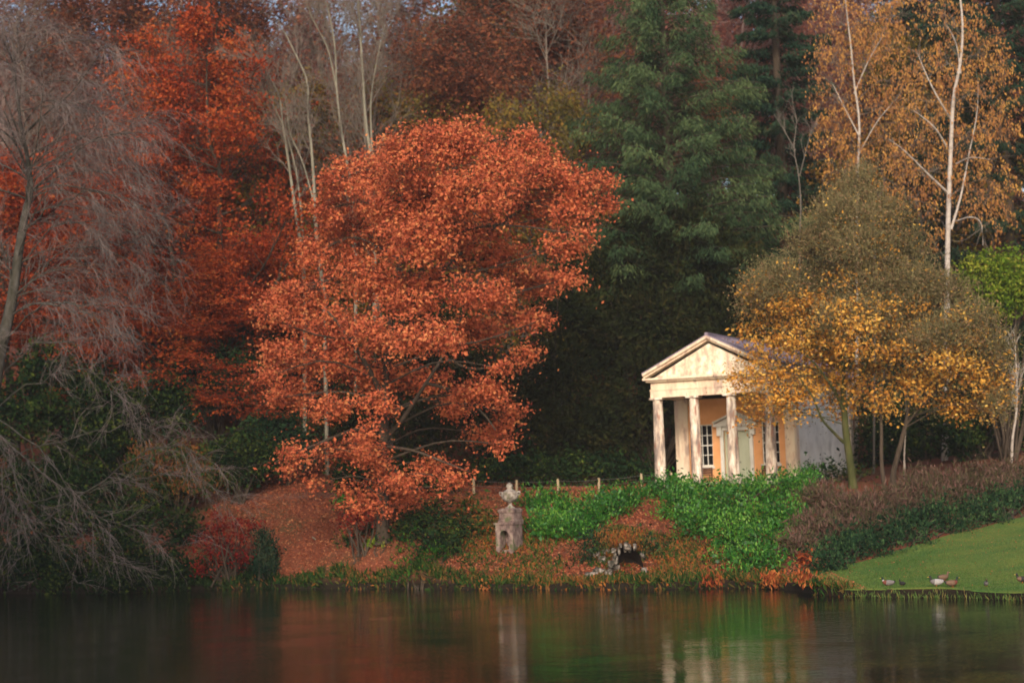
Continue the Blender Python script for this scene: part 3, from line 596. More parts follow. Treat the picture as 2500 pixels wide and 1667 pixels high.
def _place(blobs, D, lo, hi):
    out = []
    for b in blobs:
        q = ghit(b[0], b[1] + .8 * b[3])[1]; out.append((*b[:4], float(np.clip(q + .2 - D, lo, hi))))
    return out
def bushy(name, label, cat, blobs, D, mat, g_seed, dens=2.2, per=16, L=.2, W=.1, mode='leaf', spread=(.6, .6, .5), shell=.55, crown=None, wood='bark', thick=.9, base_px=None, core=True, stems=3, up=.0, group=None, tvar=.2, extra=None, part='foliage', auto=None):
    if auto: blobs = _place(blobs, D, *auto)
    g = np.random.default_rng(g_seed); bw = blobs_w(blobs, D, g, crown, thick)
    cx = np.mean([c[0] for c, r in bw]); bx = foot(base_px, D)[0] if base_px else cx; b = np.array([bx, D, gz(bx, D)])
    A, Lf = Acc(), Acc()
    A.tubes(np.array([[b - UP * .2, b + UP * .05, b + UP * .2]]), np.full((1, 3), .02), 4)
    for c, r in bw:
        for k in range(stems):
            s = b + np.append(g.normal(size=2) * .25, -.1); e = c + g.normal(size=3) * r * .3; m_ = (s + e) / 2 + g.normal(size=3) * .2
            A.tubes(smooth_poly([s, m_, e], 8)[None], np.linspace(.05, .015, 8)[None] * (1 + .08 * np.linalg.norm(e - s)), 5)
    P, O, B = clumps(bw, dens, g, shell, up)
    ok = P[:, 2] > ground(P[:, 0], P[:, 1]) - .05
    if mat == 'laurel': ok &= (np.sin(P[:, 0] * 2.3 + P[:, 1]) * np.sin(P[:, 2] * 3.4 + P[:, 0] * .7) + .3 * g.normal(size=len(P))) > -.6
    P, O, B = P[ok], O[ok], B[ok]
    scatter(Lf, P, O, per, spread, L, W, g, mode, tvar=tvar)
    if core:
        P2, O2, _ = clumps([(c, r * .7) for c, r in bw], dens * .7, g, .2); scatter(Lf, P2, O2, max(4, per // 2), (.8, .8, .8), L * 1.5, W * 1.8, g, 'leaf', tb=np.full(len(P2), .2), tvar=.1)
    if extra: extra(Lf, P, O, g)
    t = thing(name, label, cat, b, 0, group)
    A.build('stem', M[wood], t, b, True); Lf.build(part, M[mat] if not isinstance(mat, (list, tuple)) else [M[x] for x in mat], t, b, True)
    return t
# yews : the dark mass left of and behind the temple
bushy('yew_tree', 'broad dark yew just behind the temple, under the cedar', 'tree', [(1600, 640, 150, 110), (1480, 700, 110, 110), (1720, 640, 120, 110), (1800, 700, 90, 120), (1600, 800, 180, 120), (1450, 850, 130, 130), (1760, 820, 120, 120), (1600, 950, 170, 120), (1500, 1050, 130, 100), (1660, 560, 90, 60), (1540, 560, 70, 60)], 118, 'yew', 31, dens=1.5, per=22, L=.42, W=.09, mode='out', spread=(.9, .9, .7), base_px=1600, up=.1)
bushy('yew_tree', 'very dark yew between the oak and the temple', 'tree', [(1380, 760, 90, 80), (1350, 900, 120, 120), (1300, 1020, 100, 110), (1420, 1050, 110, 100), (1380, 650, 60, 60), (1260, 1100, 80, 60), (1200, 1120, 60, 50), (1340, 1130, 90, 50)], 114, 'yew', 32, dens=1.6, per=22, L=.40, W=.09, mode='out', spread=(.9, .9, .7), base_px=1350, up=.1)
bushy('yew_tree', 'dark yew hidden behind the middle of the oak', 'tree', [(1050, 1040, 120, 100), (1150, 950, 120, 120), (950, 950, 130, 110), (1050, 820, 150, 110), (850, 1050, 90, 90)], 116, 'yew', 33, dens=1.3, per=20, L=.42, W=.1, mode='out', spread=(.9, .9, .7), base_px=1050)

# ------------------------------------------------------------------ birches
def birch(name, label, D, trunk, limbs, blobs, r0, seed, dens=1.0, crown=None, mat='birchleaf', per=12, hang=1.4):
    g = np.random.default_rng(seed); b = foot(trunk[0][0], D); A, Lf, T = Acc(), Acc(), Acc()
    tr = pxpoly(trunk, D, 24); tr[0] = b - UP * .2; rad = np.linspace(r0, r0 * .25, 24)[None]; A.tubes(tr[None], rad, 8)
    for pts, a_, c_ in limbs:
        lp = pxpoly(pts, D, 14); limb_tubes(A, [(lp, a_, .012)]); lr = np.linspace(a_, .012, 14)[None]; ps, dd, rr_, tt_, ii = kids(lp[None], lr, 14, .25, 1, .5, g); T.tubes(grow(ps, nrm(dd + UP * .3), g.uniform(.6, 1.8, len(tt_)), 7, .12, -.12, g), taper(np.full(len(tt_), .016), 7, .4), 3)
    bw = [(c + np.array([0, 1.0, 0]), r) for c, r in blobs_w(blobs, D, g)]; P, O, B = clumps(bw, dens, g, .35, .3); kq = (np.sin(P[:, 0] * 2.0 + P[:, 1]) * np.sin(P[:, 2] * 1.5 + P[:, 0]) + .35 * g.normal(size=len(P))) > -.42; P, O, B = P[kq], O[kq], B[kq]
    connect(T, bw, P, B, tr, g, .03, .012, 0, .5)
    k = len(P); hg = grow(P, nrm(O * .6 + UP * .2), g.uniform(.8, 1.9, k), 7, .08, -.45, g); T.tubes(hg, taper(np.full(k, .010), 7, .5), 3)
    i = np.repeat(np.arange(k), per); x = g.uniform(.1, 1, len(i)) * 5.99; a_ = x.astype(int); c = hg[i, a_] + (hg[i, a_ + 1] - hg[i, a_]) * (x - a_)[:, None]
    tb = np.clip(.5 + .2 * g.normal(size=k), .1, .9)[i]
    scatter(Lf, c, O[i], 1, (.26, .26, .3), .21, .08, g, 'hang', tb=tb, tvar=.15)
    t = thing(name, label, 'tree', b); A.build('trunk', M['birchbark'], t, b, True); T.build('twigs', M['twig2'], t, b, True); Lf.build('crown', M[mat], t, b, True); return t
birch('birch_tree', 'white trunked birch with hanging amber leaves near the right edge', 114,
      [(2310, 1000), (2312, 800), (2313, 650), (2316, 500), (2322, 350), (2328, 240), (2345, 150), (2350, 60), (2340, -40)],
      [([(2322, 560), (2340, 500), (2350, 460), (2365, 380), (2385, 280), (2388, 200)], .09, .03), ([(2313, 470, 0), (2260, 420, -1), (2210, 370, -2), (2170, 340, -2.5)], .08, .02), ([(2320, 290), (2290, 240, -1), (2260, 180, -1), (2240, 130, -1)], .07, .02), ([(2312, 360), (2280, 310, -1), (2230, 270, -1.5)], .07, .02),
       ([(2345, 180), (2335, 110), (2310, 60)], .06, .02), ([(2335, 540, 0), (2370, 530, -1), (2395, 545, -1), (2400, 600, -1)], .05, .015), ([(2335, 400, 0), (2370, 385, -1), (2420, 390, -2)], .05, .015)],
      [(2350, 60, 60, 60), (2400, 130, 60, 70), (2300, 150, 60, 60), (2440, 230, 45, 70), (2270, 240, 50, 60), (2350, 250, 60, 80), (2450, 330, 40, 70), (2380, 330, 60, 70), (2240, 350, 60, 60), (2440, 440, 40, 70), (2280, 410, 60, 60), (2400, 460, 50, 60), (2200, 420, 40, 50), (2330, 480, 50, 50), (2430, 530, 30, 50), (2230, 490, 40, 40), (2270, 540, 24, 40), (2290, 590, 22, 30)], .20, 41, 2.6, (2340, 300, 300))
birch('birch_tree', 'slender birch with a hazy golden crown left of the white trunked one', 119,
      [(2092, 1000), (2092, 700), (2093, 520), (2094, 420), (2098, 300), (2085, 200), (2078, 120), (2066, 20), (2060, -60)],
      [([(2095, 380), (2140, 300, -1), (2190, 240, -1)], .05, .02), ([(2085, 230), (2120, 150, 0), (2160, 80, 0)], .05, .02), ([(2096, 330), (2060, 260, 0), (2030, 200, 0)], .05, .02)],
      [(2060, 40, 60, 60), (2130, 50, 60, 60), (2190, 110, 60, 60), (2050, 140, 50, 60), (2120, 160, 60, 60), (2200, 200, 50, 60), (2050, 240, 50, 60), (2130, 260, 60, 60), (2040, 320, 50, 50), (2100, 350, 60, 50), (2180, 320, 50, 50), (2060, 400, 50, 40), (2150, 400, 50, 40), (2200, 290, 40, 50), (2220, 30, 50, 50)], .12, 42, 2.6, (2120, 220, 260))
# slim bare white tree
def slim(name, label, D, polys, seed, tw=10, r0=.07, mat='birchbark', ln=1.6):
    g = np.random.default_rng(seed); b = foot(polys[0][0][0], D); A = Acc()
    for k, pts in enumerate(polys):
        p = pxpoly(pts, D, 16)[None]
        if k == 0: p[0, 0] = b - UP * .2
        rr = np.linspace(r0 * (1 if k == 0 else .6), r0 * .3, 16)[None]; A.tubes(p, rr, 6)
        pos, d, r, t, i = kids(p, rr, tw, .45, 1, .6, g); l = grow(pos, nrm(d + UP * .4), ln * g.uniform(.5, 1.2, len(t)), 7, .1, .05, g); r1 = taper(np.full(len(t), .016), 7, .5); A.tubes(l, r1, 3)
        pos, d, r, t, i = kids(l, r1, 5, .2, 1, .6, g); A.tubes(grow(pos, d, ln * .5 * g.uniform(.5, 1.2, len(t)), 5, .1, .05, g), taper(np.full(len(t), .010), 5, .5), 3)
    t_ = thing(name, label, 'tree', b); A.build('trunk', M[mat], t_, b, True)
slim('birch_sapling', 'slim forked bare white tree in front of the dark fir', 116, [[(1955, 900), (1954, 700), (1952, 590), (1955, 500), (1950, 430), (1938, 360), (1945, 300), (1935, 250)], [(1942, 368), (1915, 320), (1890, 280)], [(1952, 430), (1965, 380), (1980, 320)]], 61, 6, .06, 'greybark', 1.1)
slim('birch_sapling', 'thin pale sapling stem just right of the leaning maple trunks', 103, [[(2208, 1145), (2208, 1100), (2212, 1040), (2212, 960)]], 62, 3, .06)
slim('birch_sapling', 'pale curved sapling at the right edge with a reddish twiggy top', 107, [[(2470, 1122), (2472, 1070), (2482, 1000), (2482, 920), (2478, 840)]], 63, 26, .09, ln=1.2)
slim('birch_sapling', 'grey thin stem rising out of the domed maple crown', 112, [[(2135, 900), (2135, 650), (2134, 560), (2136, 500)]], 64, 4, .07, 'greybark')

# ------------------------------------------------------------------ golden maples in front of the temple
def maple(name, label, D, trunk, stems_, twigb, goldb, seed, crown, r0=.2, mw='mossbark'):
    g = np.random.default_rng(seed); b = foot(trunk[0][0], D); A, Lf = Acc(), Acc()
    tr = pxpoly(trunk, D, 18); tr[0] = b - UP * .2; A.tubes(tr[None], np.interp(np.linspace(0, 1, 18), [0, .08, .5, 1], [r0 * 1.45, r0, r0 * .8, r0 * .25])[None], 9)
    for pts, a_, c_ in stems_: limb_tubes(A, [(pxpoly(pts, D, 12), a_, c_)], 0)
    # fine twigs of the dome: upward fans
    bw = blobs_w(twigb, D, g, crown); P, O, B = clumps(bw, 4.2, g, .25, .35); connect(A, bw, P, B, tr, g, .035, .010, 0, .25)
    k = len(P); i = np.repeat(np.arange(k), 7); fan = grow(P[i] + g.normal(size=(len(i), 3)) * .18, nrm(O[i] * .7 + UP * .6 + g.normal(size=(len(i), 3)) * .6), g.uniform(.2, .6, len(i)), 3, .2, .08, g)
    Lf.tubes(fan, taper(np.full(len(i), .012), 3, .6), 3, np.clip(g.normal(.45, .25, len(i)), .02, .98), 0)
    scatter(Lf, P, O, 16, (.9, .9, .8), .11, .07, g, 'leaf', 0, tvar=.3); q_ = g.random(len(P)) < np.clip((P[:, 2].max() - P[:, 2]) / 16, 0, .12); scatter(Lf, P[q_], O[q_], 6, (.7, .7, .5), .16, .11, g, 'leaf', 1)
    bg_ = blobs_w(goldb, D, g, crown); P, O, B = clumps(bg_, 3.7, g, .3, .1); fl_ = np.sin(P[:, 0] * 2.1) * np.sin(P[:, 2] * 3.1 + P[:, 0]) + .5 * g.normal(size=len(P)); kq = fl_ > -.55; P, O, B = P[kq], O[kq], B[kq]; connect(A, bg_, P, B, tr, g, .035, .012, 0, .5)
    scatter(Lf, P, O, 11, (.80, .80, .5), .20, .125, g, 'leaf', 1, tvar=.24)
    scatter(Lf, P, O, 12, (1.1, 1.1, 1.0), .12, .07, g, 'leaf', 0, tvar=.25)
    t = thing(name, label, 'tree', b); A.build('trunk', M[mw], t, b, True); Lf.build('crown', [M['bud'], M['gold']], t, b, True)
maple('maple_tree', 'domed maple in front of the temple, grey twigs above and golden leaves below', 99.5,
      [(2084, 1200), (2076, 1130), (2066, 1060), (2062, 1010), (2058, 930), (2060, 800), (2080, 650)],
      [([(2060, 1080), (2030, 1050, -.5), (2005, 1020, -1), (1985, 970, -1.3), (1950, 920, -1.5)], .09, .03), ([(2062, 1010), (2040, 960, -.5), (2000, 900, -1), (1940, 840, -1)], .1, .03), ([(2062, 1000), (2090, 940), (2130, 860), (2170, 780)], .1, .03)],
      [(2105, 440, 50, 45), (2090, 480, 75, 55), (1830, 730, 40, 40), (1860, 690, 50, 40), (2050, 530, 90, 60), (2160, 540, 80, 60), (1980, 600, 80, 50), (2100, 610, 110, 60), (2210, 620, 70, 60), (1900, 680, 70, 50), (2010, 690, 110, 50), (2130, 700, 110, 60), (2240, 700, 80, 60), (1860, 740, 50, 45), (1950, 760, 90, 45), (2080, 780, 110, 50), (2200, 780, 90, 55)],
      [(1870, 770, 50, 36), (1840, 720, 30, 20), (1960, 740, 60, 22), (2060, 760, 70, 26), (2120, 640, 24, 40), (2150, 600, 18, 24), (1920, 830, 60, 30), (1990, 860, 70, 30), (2080, 850, 70, 30), (1850, 870, 34, 28), (1830, 960, 34, 36), (1900, 920, 60, 36), (1960, 960, 60, 34), (1850, 1030, 40, 24), (1930, 1010, 46, 28), (2060, 930, 60, 30), (2050, 990, 46, 34), (2020, 820, 50, 24), (2140, 900, 46, 30), (1800, 920, 22, 30), (1890, 980, 50, 24), (1830, 820, 34, 30), (1880, 840, 50, 30), (1950, 800, 60, 26), (2100, 800, 60, 24), (1990, 740, 50, 20), (2160, 740, 40, 22), (1910, 750, 40, 22), (1850, 920, 40, 34), (1990, 910, 50, 30), (2100, 960, 34, 26), (2040, 890, 60, 30), (1990, 695, 30, 13), (2055, 680, 26, 12), (2190, 700, 34, 14), (1905, 695, 26, 12), (2240, 750, 34, 14), (2105, 700, 26, 11), (1930, 660, 20, 10), (2180, 655, 20, 10)], 71, (2040, 760, 280), .21)
maple('maple_tree', 'low spreading golden maple with two leaning trunks right of the temple', 99,
      [(2186, 1205), (2180, 1160), (2195, 1100), (2210, 1040), (2225, 960), (2250, 880)],
      [([(2160, 1195), (2152, 1130), (2152, 1060), (2150, 980), (2160, 900)], .13, .05), ([(2210, 1040), (2260, 980, -.5), (2330, 920, -1), (2400, 880, -1)], .08, .03)],
      [(2300, 720, 90, 50), (2380, 790, 80, 55), (2440, 860, 50, 50), (2290, 820, 90, 45), (2400, 920, 60, 45), (2440, 990, 45, 36), (2200, 840, 60, 40)],
      [(2180, 860, 56, 30), (2250, 850, 60, 34), (2330, 850, 60, 34), (2200, 920, 60, 34), (2290, 920, 60, 38), (2370, 930, 60, 36), (2310, 980, 50, 26), (2400, 990, 46, 26), (2160, 980, 40, 30), (2240, 970, 30, 22), (2430, 900, 30, 40), (2170, 1010, 24, 18), (2440, 1020, 24, 18), (2330, 780, 40, 20), (2160, 800, 40, 22), (2220, 800, 50, 26), (2290, 880, 60, 34), (2360, 890, 60, 36), (2420, 960, 44, 36), (2250, 940, 40, 30), (2380, 820, 50, 26), (2350, 1000, 40, 22), (2450, 940, 30, 40)], 72, (2290, 880, 200), .16, 'bark')

# ------------------------------------------------------------------ shrubs and hedges (blob specs in photo pixels)
S = bushy
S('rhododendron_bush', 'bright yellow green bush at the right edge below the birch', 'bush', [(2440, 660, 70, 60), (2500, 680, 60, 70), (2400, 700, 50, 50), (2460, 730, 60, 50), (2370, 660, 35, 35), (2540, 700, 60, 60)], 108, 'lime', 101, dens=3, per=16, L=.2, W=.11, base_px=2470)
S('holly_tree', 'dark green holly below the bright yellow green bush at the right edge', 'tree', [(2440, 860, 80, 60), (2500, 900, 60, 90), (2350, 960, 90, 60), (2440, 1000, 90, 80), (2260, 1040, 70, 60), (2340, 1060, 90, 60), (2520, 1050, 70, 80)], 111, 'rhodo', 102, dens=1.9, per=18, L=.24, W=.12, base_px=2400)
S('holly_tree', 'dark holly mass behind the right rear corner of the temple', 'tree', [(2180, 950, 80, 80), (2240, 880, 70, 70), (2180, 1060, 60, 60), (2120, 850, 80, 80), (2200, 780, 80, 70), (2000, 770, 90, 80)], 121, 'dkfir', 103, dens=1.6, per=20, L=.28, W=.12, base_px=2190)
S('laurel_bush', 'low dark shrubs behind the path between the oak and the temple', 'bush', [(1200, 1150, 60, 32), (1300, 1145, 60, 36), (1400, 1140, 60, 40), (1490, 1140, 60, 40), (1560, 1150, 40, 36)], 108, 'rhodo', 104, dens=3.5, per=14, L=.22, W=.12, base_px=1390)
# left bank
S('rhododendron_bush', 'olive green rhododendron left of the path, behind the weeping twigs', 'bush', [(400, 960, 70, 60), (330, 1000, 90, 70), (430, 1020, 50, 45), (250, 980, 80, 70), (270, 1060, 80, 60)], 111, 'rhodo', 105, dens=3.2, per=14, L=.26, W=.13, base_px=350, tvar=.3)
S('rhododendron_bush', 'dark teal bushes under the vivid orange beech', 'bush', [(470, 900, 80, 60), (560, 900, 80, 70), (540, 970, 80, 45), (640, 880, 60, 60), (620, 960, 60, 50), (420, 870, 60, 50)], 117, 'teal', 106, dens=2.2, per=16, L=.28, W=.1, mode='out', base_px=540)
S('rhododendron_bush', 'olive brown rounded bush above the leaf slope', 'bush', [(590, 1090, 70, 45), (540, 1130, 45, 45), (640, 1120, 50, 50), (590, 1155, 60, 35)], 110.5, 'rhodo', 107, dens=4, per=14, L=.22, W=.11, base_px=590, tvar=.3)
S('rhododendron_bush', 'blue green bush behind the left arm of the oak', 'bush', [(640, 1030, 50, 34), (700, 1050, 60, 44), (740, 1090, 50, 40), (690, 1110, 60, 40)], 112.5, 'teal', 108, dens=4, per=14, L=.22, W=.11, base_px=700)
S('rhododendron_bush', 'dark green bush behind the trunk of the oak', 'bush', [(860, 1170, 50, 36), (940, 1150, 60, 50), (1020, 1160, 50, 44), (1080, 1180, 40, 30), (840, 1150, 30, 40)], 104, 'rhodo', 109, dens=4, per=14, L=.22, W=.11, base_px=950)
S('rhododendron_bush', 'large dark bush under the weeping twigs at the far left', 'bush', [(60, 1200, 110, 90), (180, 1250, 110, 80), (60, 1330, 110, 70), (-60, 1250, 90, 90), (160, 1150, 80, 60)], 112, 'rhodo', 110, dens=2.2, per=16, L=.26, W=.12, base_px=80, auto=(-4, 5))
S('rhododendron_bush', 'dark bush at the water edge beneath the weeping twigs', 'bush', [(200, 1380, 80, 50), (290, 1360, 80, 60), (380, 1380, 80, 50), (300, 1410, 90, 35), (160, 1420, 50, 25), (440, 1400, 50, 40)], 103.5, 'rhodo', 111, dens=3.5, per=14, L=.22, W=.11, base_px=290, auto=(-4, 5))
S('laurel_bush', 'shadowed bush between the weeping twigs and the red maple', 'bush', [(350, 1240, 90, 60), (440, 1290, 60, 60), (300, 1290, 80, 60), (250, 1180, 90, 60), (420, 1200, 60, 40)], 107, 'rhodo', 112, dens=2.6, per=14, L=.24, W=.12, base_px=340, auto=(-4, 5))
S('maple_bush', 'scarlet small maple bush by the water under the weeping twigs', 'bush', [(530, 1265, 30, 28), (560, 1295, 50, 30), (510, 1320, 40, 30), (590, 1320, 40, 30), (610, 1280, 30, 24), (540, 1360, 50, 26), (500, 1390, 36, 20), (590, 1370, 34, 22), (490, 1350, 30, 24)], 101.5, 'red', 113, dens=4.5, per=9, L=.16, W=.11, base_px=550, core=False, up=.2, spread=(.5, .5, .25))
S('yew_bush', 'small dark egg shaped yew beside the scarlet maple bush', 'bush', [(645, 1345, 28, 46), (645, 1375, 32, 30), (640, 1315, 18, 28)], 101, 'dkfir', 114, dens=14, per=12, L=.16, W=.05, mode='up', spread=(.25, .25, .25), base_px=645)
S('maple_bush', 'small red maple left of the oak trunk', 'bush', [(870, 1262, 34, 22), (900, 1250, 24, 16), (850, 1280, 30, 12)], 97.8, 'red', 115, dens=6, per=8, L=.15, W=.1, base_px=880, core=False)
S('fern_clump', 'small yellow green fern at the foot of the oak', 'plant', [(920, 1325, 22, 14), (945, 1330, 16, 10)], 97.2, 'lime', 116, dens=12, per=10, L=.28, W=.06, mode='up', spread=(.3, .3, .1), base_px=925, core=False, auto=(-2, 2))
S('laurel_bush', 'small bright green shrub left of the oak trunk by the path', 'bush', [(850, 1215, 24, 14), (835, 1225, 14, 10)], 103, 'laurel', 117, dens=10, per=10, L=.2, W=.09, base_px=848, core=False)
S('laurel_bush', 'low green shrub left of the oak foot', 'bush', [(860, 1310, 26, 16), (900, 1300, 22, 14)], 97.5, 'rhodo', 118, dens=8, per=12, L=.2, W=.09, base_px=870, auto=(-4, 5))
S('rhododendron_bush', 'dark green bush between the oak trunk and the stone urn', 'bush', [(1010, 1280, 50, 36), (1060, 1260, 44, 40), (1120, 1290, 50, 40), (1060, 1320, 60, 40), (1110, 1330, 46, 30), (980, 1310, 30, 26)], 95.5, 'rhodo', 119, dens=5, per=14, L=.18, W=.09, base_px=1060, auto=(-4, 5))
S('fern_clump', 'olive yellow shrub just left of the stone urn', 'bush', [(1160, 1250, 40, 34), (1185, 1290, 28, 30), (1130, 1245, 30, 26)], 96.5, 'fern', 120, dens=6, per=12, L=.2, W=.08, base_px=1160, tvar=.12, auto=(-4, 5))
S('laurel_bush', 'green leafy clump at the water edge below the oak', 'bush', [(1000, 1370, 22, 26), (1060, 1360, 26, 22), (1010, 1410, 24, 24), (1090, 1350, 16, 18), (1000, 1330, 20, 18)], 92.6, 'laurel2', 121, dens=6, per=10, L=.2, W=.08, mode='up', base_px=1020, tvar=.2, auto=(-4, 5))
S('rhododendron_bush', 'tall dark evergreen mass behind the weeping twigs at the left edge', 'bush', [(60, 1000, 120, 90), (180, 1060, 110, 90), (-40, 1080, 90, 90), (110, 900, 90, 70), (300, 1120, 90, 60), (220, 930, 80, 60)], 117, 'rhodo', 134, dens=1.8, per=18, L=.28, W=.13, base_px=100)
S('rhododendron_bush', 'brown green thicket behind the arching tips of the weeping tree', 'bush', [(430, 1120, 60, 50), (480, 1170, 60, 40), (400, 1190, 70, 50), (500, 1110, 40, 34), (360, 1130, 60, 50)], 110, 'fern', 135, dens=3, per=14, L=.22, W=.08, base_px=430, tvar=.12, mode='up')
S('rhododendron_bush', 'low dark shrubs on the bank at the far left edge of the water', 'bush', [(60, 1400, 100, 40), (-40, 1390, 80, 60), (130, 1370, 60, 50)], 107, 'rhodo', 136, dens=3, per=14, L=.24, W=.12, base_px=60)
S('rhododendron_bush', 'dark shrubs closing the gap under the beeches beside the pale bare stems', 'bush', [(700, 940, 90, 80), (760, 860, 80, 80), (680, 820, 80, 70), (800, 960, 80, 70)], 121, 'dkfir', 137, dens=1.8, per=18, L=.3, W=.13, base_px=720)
# laurels of the mound
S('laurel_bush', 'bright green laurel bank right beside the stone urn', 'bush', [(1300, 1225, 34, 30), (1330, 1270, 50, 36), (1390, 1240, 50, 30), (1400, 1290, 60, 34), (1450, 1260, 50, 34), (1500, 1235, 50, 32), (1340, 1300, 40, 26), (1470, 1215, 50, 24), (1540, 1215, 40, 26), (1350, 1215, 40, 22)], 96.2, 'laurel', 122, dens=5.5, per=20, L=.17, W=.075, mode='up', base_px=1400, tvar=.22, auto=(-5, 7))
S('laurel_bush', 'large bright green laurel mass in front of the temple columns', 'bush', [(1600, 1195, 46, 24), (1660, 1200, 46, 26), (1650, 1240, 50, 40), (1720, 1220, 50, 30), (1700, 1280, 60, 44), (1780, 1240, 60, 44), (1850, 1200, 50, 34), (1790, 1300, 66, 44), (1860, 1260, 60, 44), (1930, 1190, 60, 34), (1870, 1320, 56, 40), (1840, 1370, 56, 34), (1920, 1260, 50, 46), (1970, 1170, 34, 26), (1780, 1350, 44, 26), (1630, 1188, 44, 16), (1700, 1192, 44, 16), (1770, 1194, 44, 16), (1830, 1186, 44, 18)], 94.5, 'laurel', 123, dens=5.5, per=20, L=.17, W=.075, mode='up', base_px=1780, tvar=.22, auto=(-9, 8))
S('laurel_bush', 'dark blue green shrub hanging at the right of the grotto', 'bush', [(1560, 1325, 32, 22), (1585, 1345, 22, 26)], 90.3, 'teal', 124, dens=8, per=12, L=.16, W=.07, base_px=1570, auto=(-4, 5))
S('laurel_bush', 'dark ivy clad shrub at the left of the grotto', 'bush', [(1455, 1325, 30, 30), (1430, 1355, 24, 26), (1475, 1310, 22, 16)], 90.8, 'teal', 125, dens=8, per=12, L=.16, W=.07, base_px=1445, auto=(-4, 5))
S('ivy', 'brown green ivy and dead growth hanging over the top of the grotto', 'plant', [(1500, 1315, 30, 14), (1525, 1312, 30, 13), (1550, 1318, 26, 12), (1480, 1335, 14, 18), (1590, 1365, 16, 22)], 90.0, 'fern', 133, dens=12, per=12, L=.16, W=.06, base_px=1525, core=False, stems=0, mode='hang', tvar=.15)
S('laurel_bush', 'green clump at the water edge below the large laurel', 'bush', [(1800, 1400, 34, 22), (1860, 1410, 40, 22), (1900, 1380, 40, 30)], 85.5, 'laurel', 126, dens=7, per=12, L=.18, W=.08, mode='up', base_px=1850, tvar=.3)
# brown shrubs and dark hedge by the lawn
S('heather_shrub', 'brown twiggy shrubs on the slope beneath the golden maples', 'bush', [(2010, 1220, 60, 40), (1990, 1290, 56, 46), (2080, 1240, 66, 40), (2060, 1300, 56, 36), (2150, 1230, 66, 36), (2140, 1280, 56, 30), (2230, 1210, 66, 36), (2210, 1250, 60, 26), (1940, 1330, 40, 34)], 93.5, 'heather', 127, dens=6, per=22, L=.32, W=.04, mode='up', base_px=2080, tvar=.25, auto=(-12, 8))
S('heather_shrub', 'brown and reddish shrubs climbing to the right edge above the hedge', 'bush', [(2310, 1190, 66, 34), (2390, 1170, 66, 34), (2470, 1160, 66, 34), (2330, 1225, 60, 24), (2420, 1200, 60, 26), (2500, 1190, 50, 26), (2250, 1170, 50, 26), (2540, 1150, 50, 30)], 98.5, 'heather', 128, dens=6, per=22, L=.32, W=.04, mode='up', base_px=2380, tvar=.25, auto=(-8, 10))
S('laurel_hedge', 'dark blue green hedge at the left end of the lawn', 'hedge', [(2010, 1370, 36, 34), (2060, 1350, 40, 34), (2110, 1335, 40, 34), (1985, 1385, 24, 20), (2040, 1385, 30, 14), (2000, 1345, 30, 24), (2050, 1325, 36, 24), (2110, 1312, 36, 24)], 83.6, 'teal', 129, dens=7, per=13, L=.16, W=.08, base_px=2050, mode='up', auto=(-3, 3))
S('laurel_hedge', 'dark blue green hedge along the middle of the lawn top', 'hedge', [(2160, 1310, 46, 34), (2220, 1290, 50, 34), (2280, 1265, 50, 34), (2170, 1345, 36, 16), (2320, 1285, 36, 22), (2250, 1320, 30, 14), (2160, 1285, 40, 24), (2220, 1265, 40, 24), (2285, 1242, 36, 24)], 87.4, 'teal', 130, dens=6, per=13, L=.17, W=.08, base_px=2230, mode='up', auto=(-4, 4))
S('laurel_hedge', 'dark green hedge along the lawn at the right edge', 'hedge', [(2380, 1255, 50, 30), (2440, 1235, 50, 30), (2500, 1215, 50, 34), (2560, 1200, 50, 34), (2420, 1265, 40, 16), (2350, 1275, 40, 20), (2370, 1235, 40, 22), (2440, 1212, 40, 22), (2510, 1192, 40, 22)], 92, 'teal', 131, dens=6, per=13, L=.17, W=.08, base_px=2450, mode='up', auto=(-4, 6))
S('holly_tree', 'dark evergreen shrubs on the terrace right of the temple rear', 'bush', [(2125, 1080, 40, 70), (2140, 990, 50, 60), (2170, 1080, 50, 60), (2240, 1090, 60, 50), (2310, 1080, 60, 50), (2380, 1070, 60, 50), (2440, 1070, 50, 50), (2200, 1010, 60, 50), (2300, 1010, 60, 50)], 117.5, 'rhodo', 138, dens=2.4, per=18, L=.24, W=.12, base_px=2290)
S('dark_shrub', 'low dark brown shrub against the grey side wall of the temple', 'bush', [(2000, 1150, 40, 20), (2050, 1150, 36, 18), (2100, 1155, 30, 16)], 102.6, 'rhodo', 132, dens=7, per=12, L=.18, W=.08, base_px=2030, thick=.5)

# ------------------------------------------------------------------ ground cover stuff
g = np.random.default_rng(5)
n = 90000; X = g.uniform(foot(430, 100)[0], foot(1990, 85)[0], n); off = g.uniform(0, 1, n) ** 1.3 * 26 + .5; Y = shoreY(X) + off
mk = (np.sin(X * .55 + 1) * np.sin(Y * .5) + g.normal(size=n) * .5) > -.7; X, Y = X[mk], Y[mk]; n = len(X)
Z = ground(X, Y) + .02 + g.uniform(0, .03, n); c = np.stack([X, Y, Z], -1); nn = nrm(UP + g.normal(size=(n, 3)) * .45 + [0, -.2, 0]); u = g.normal(size=(n, 3)); u = nrm(u - (u * nn).sum(-1, keepdims=True) * nn)
a = Acc(); a.leaves(c, u, nn, g.uniform(.08, .17, n), g.uniform(.05, .11, n), np.clip(g.normal(.5, .25, n), .01, .99))
tag(a.build('fallen_leaves', M['litter']), 'russet fallen leaves strewn over the bank', 'leaves', kind='stuff')
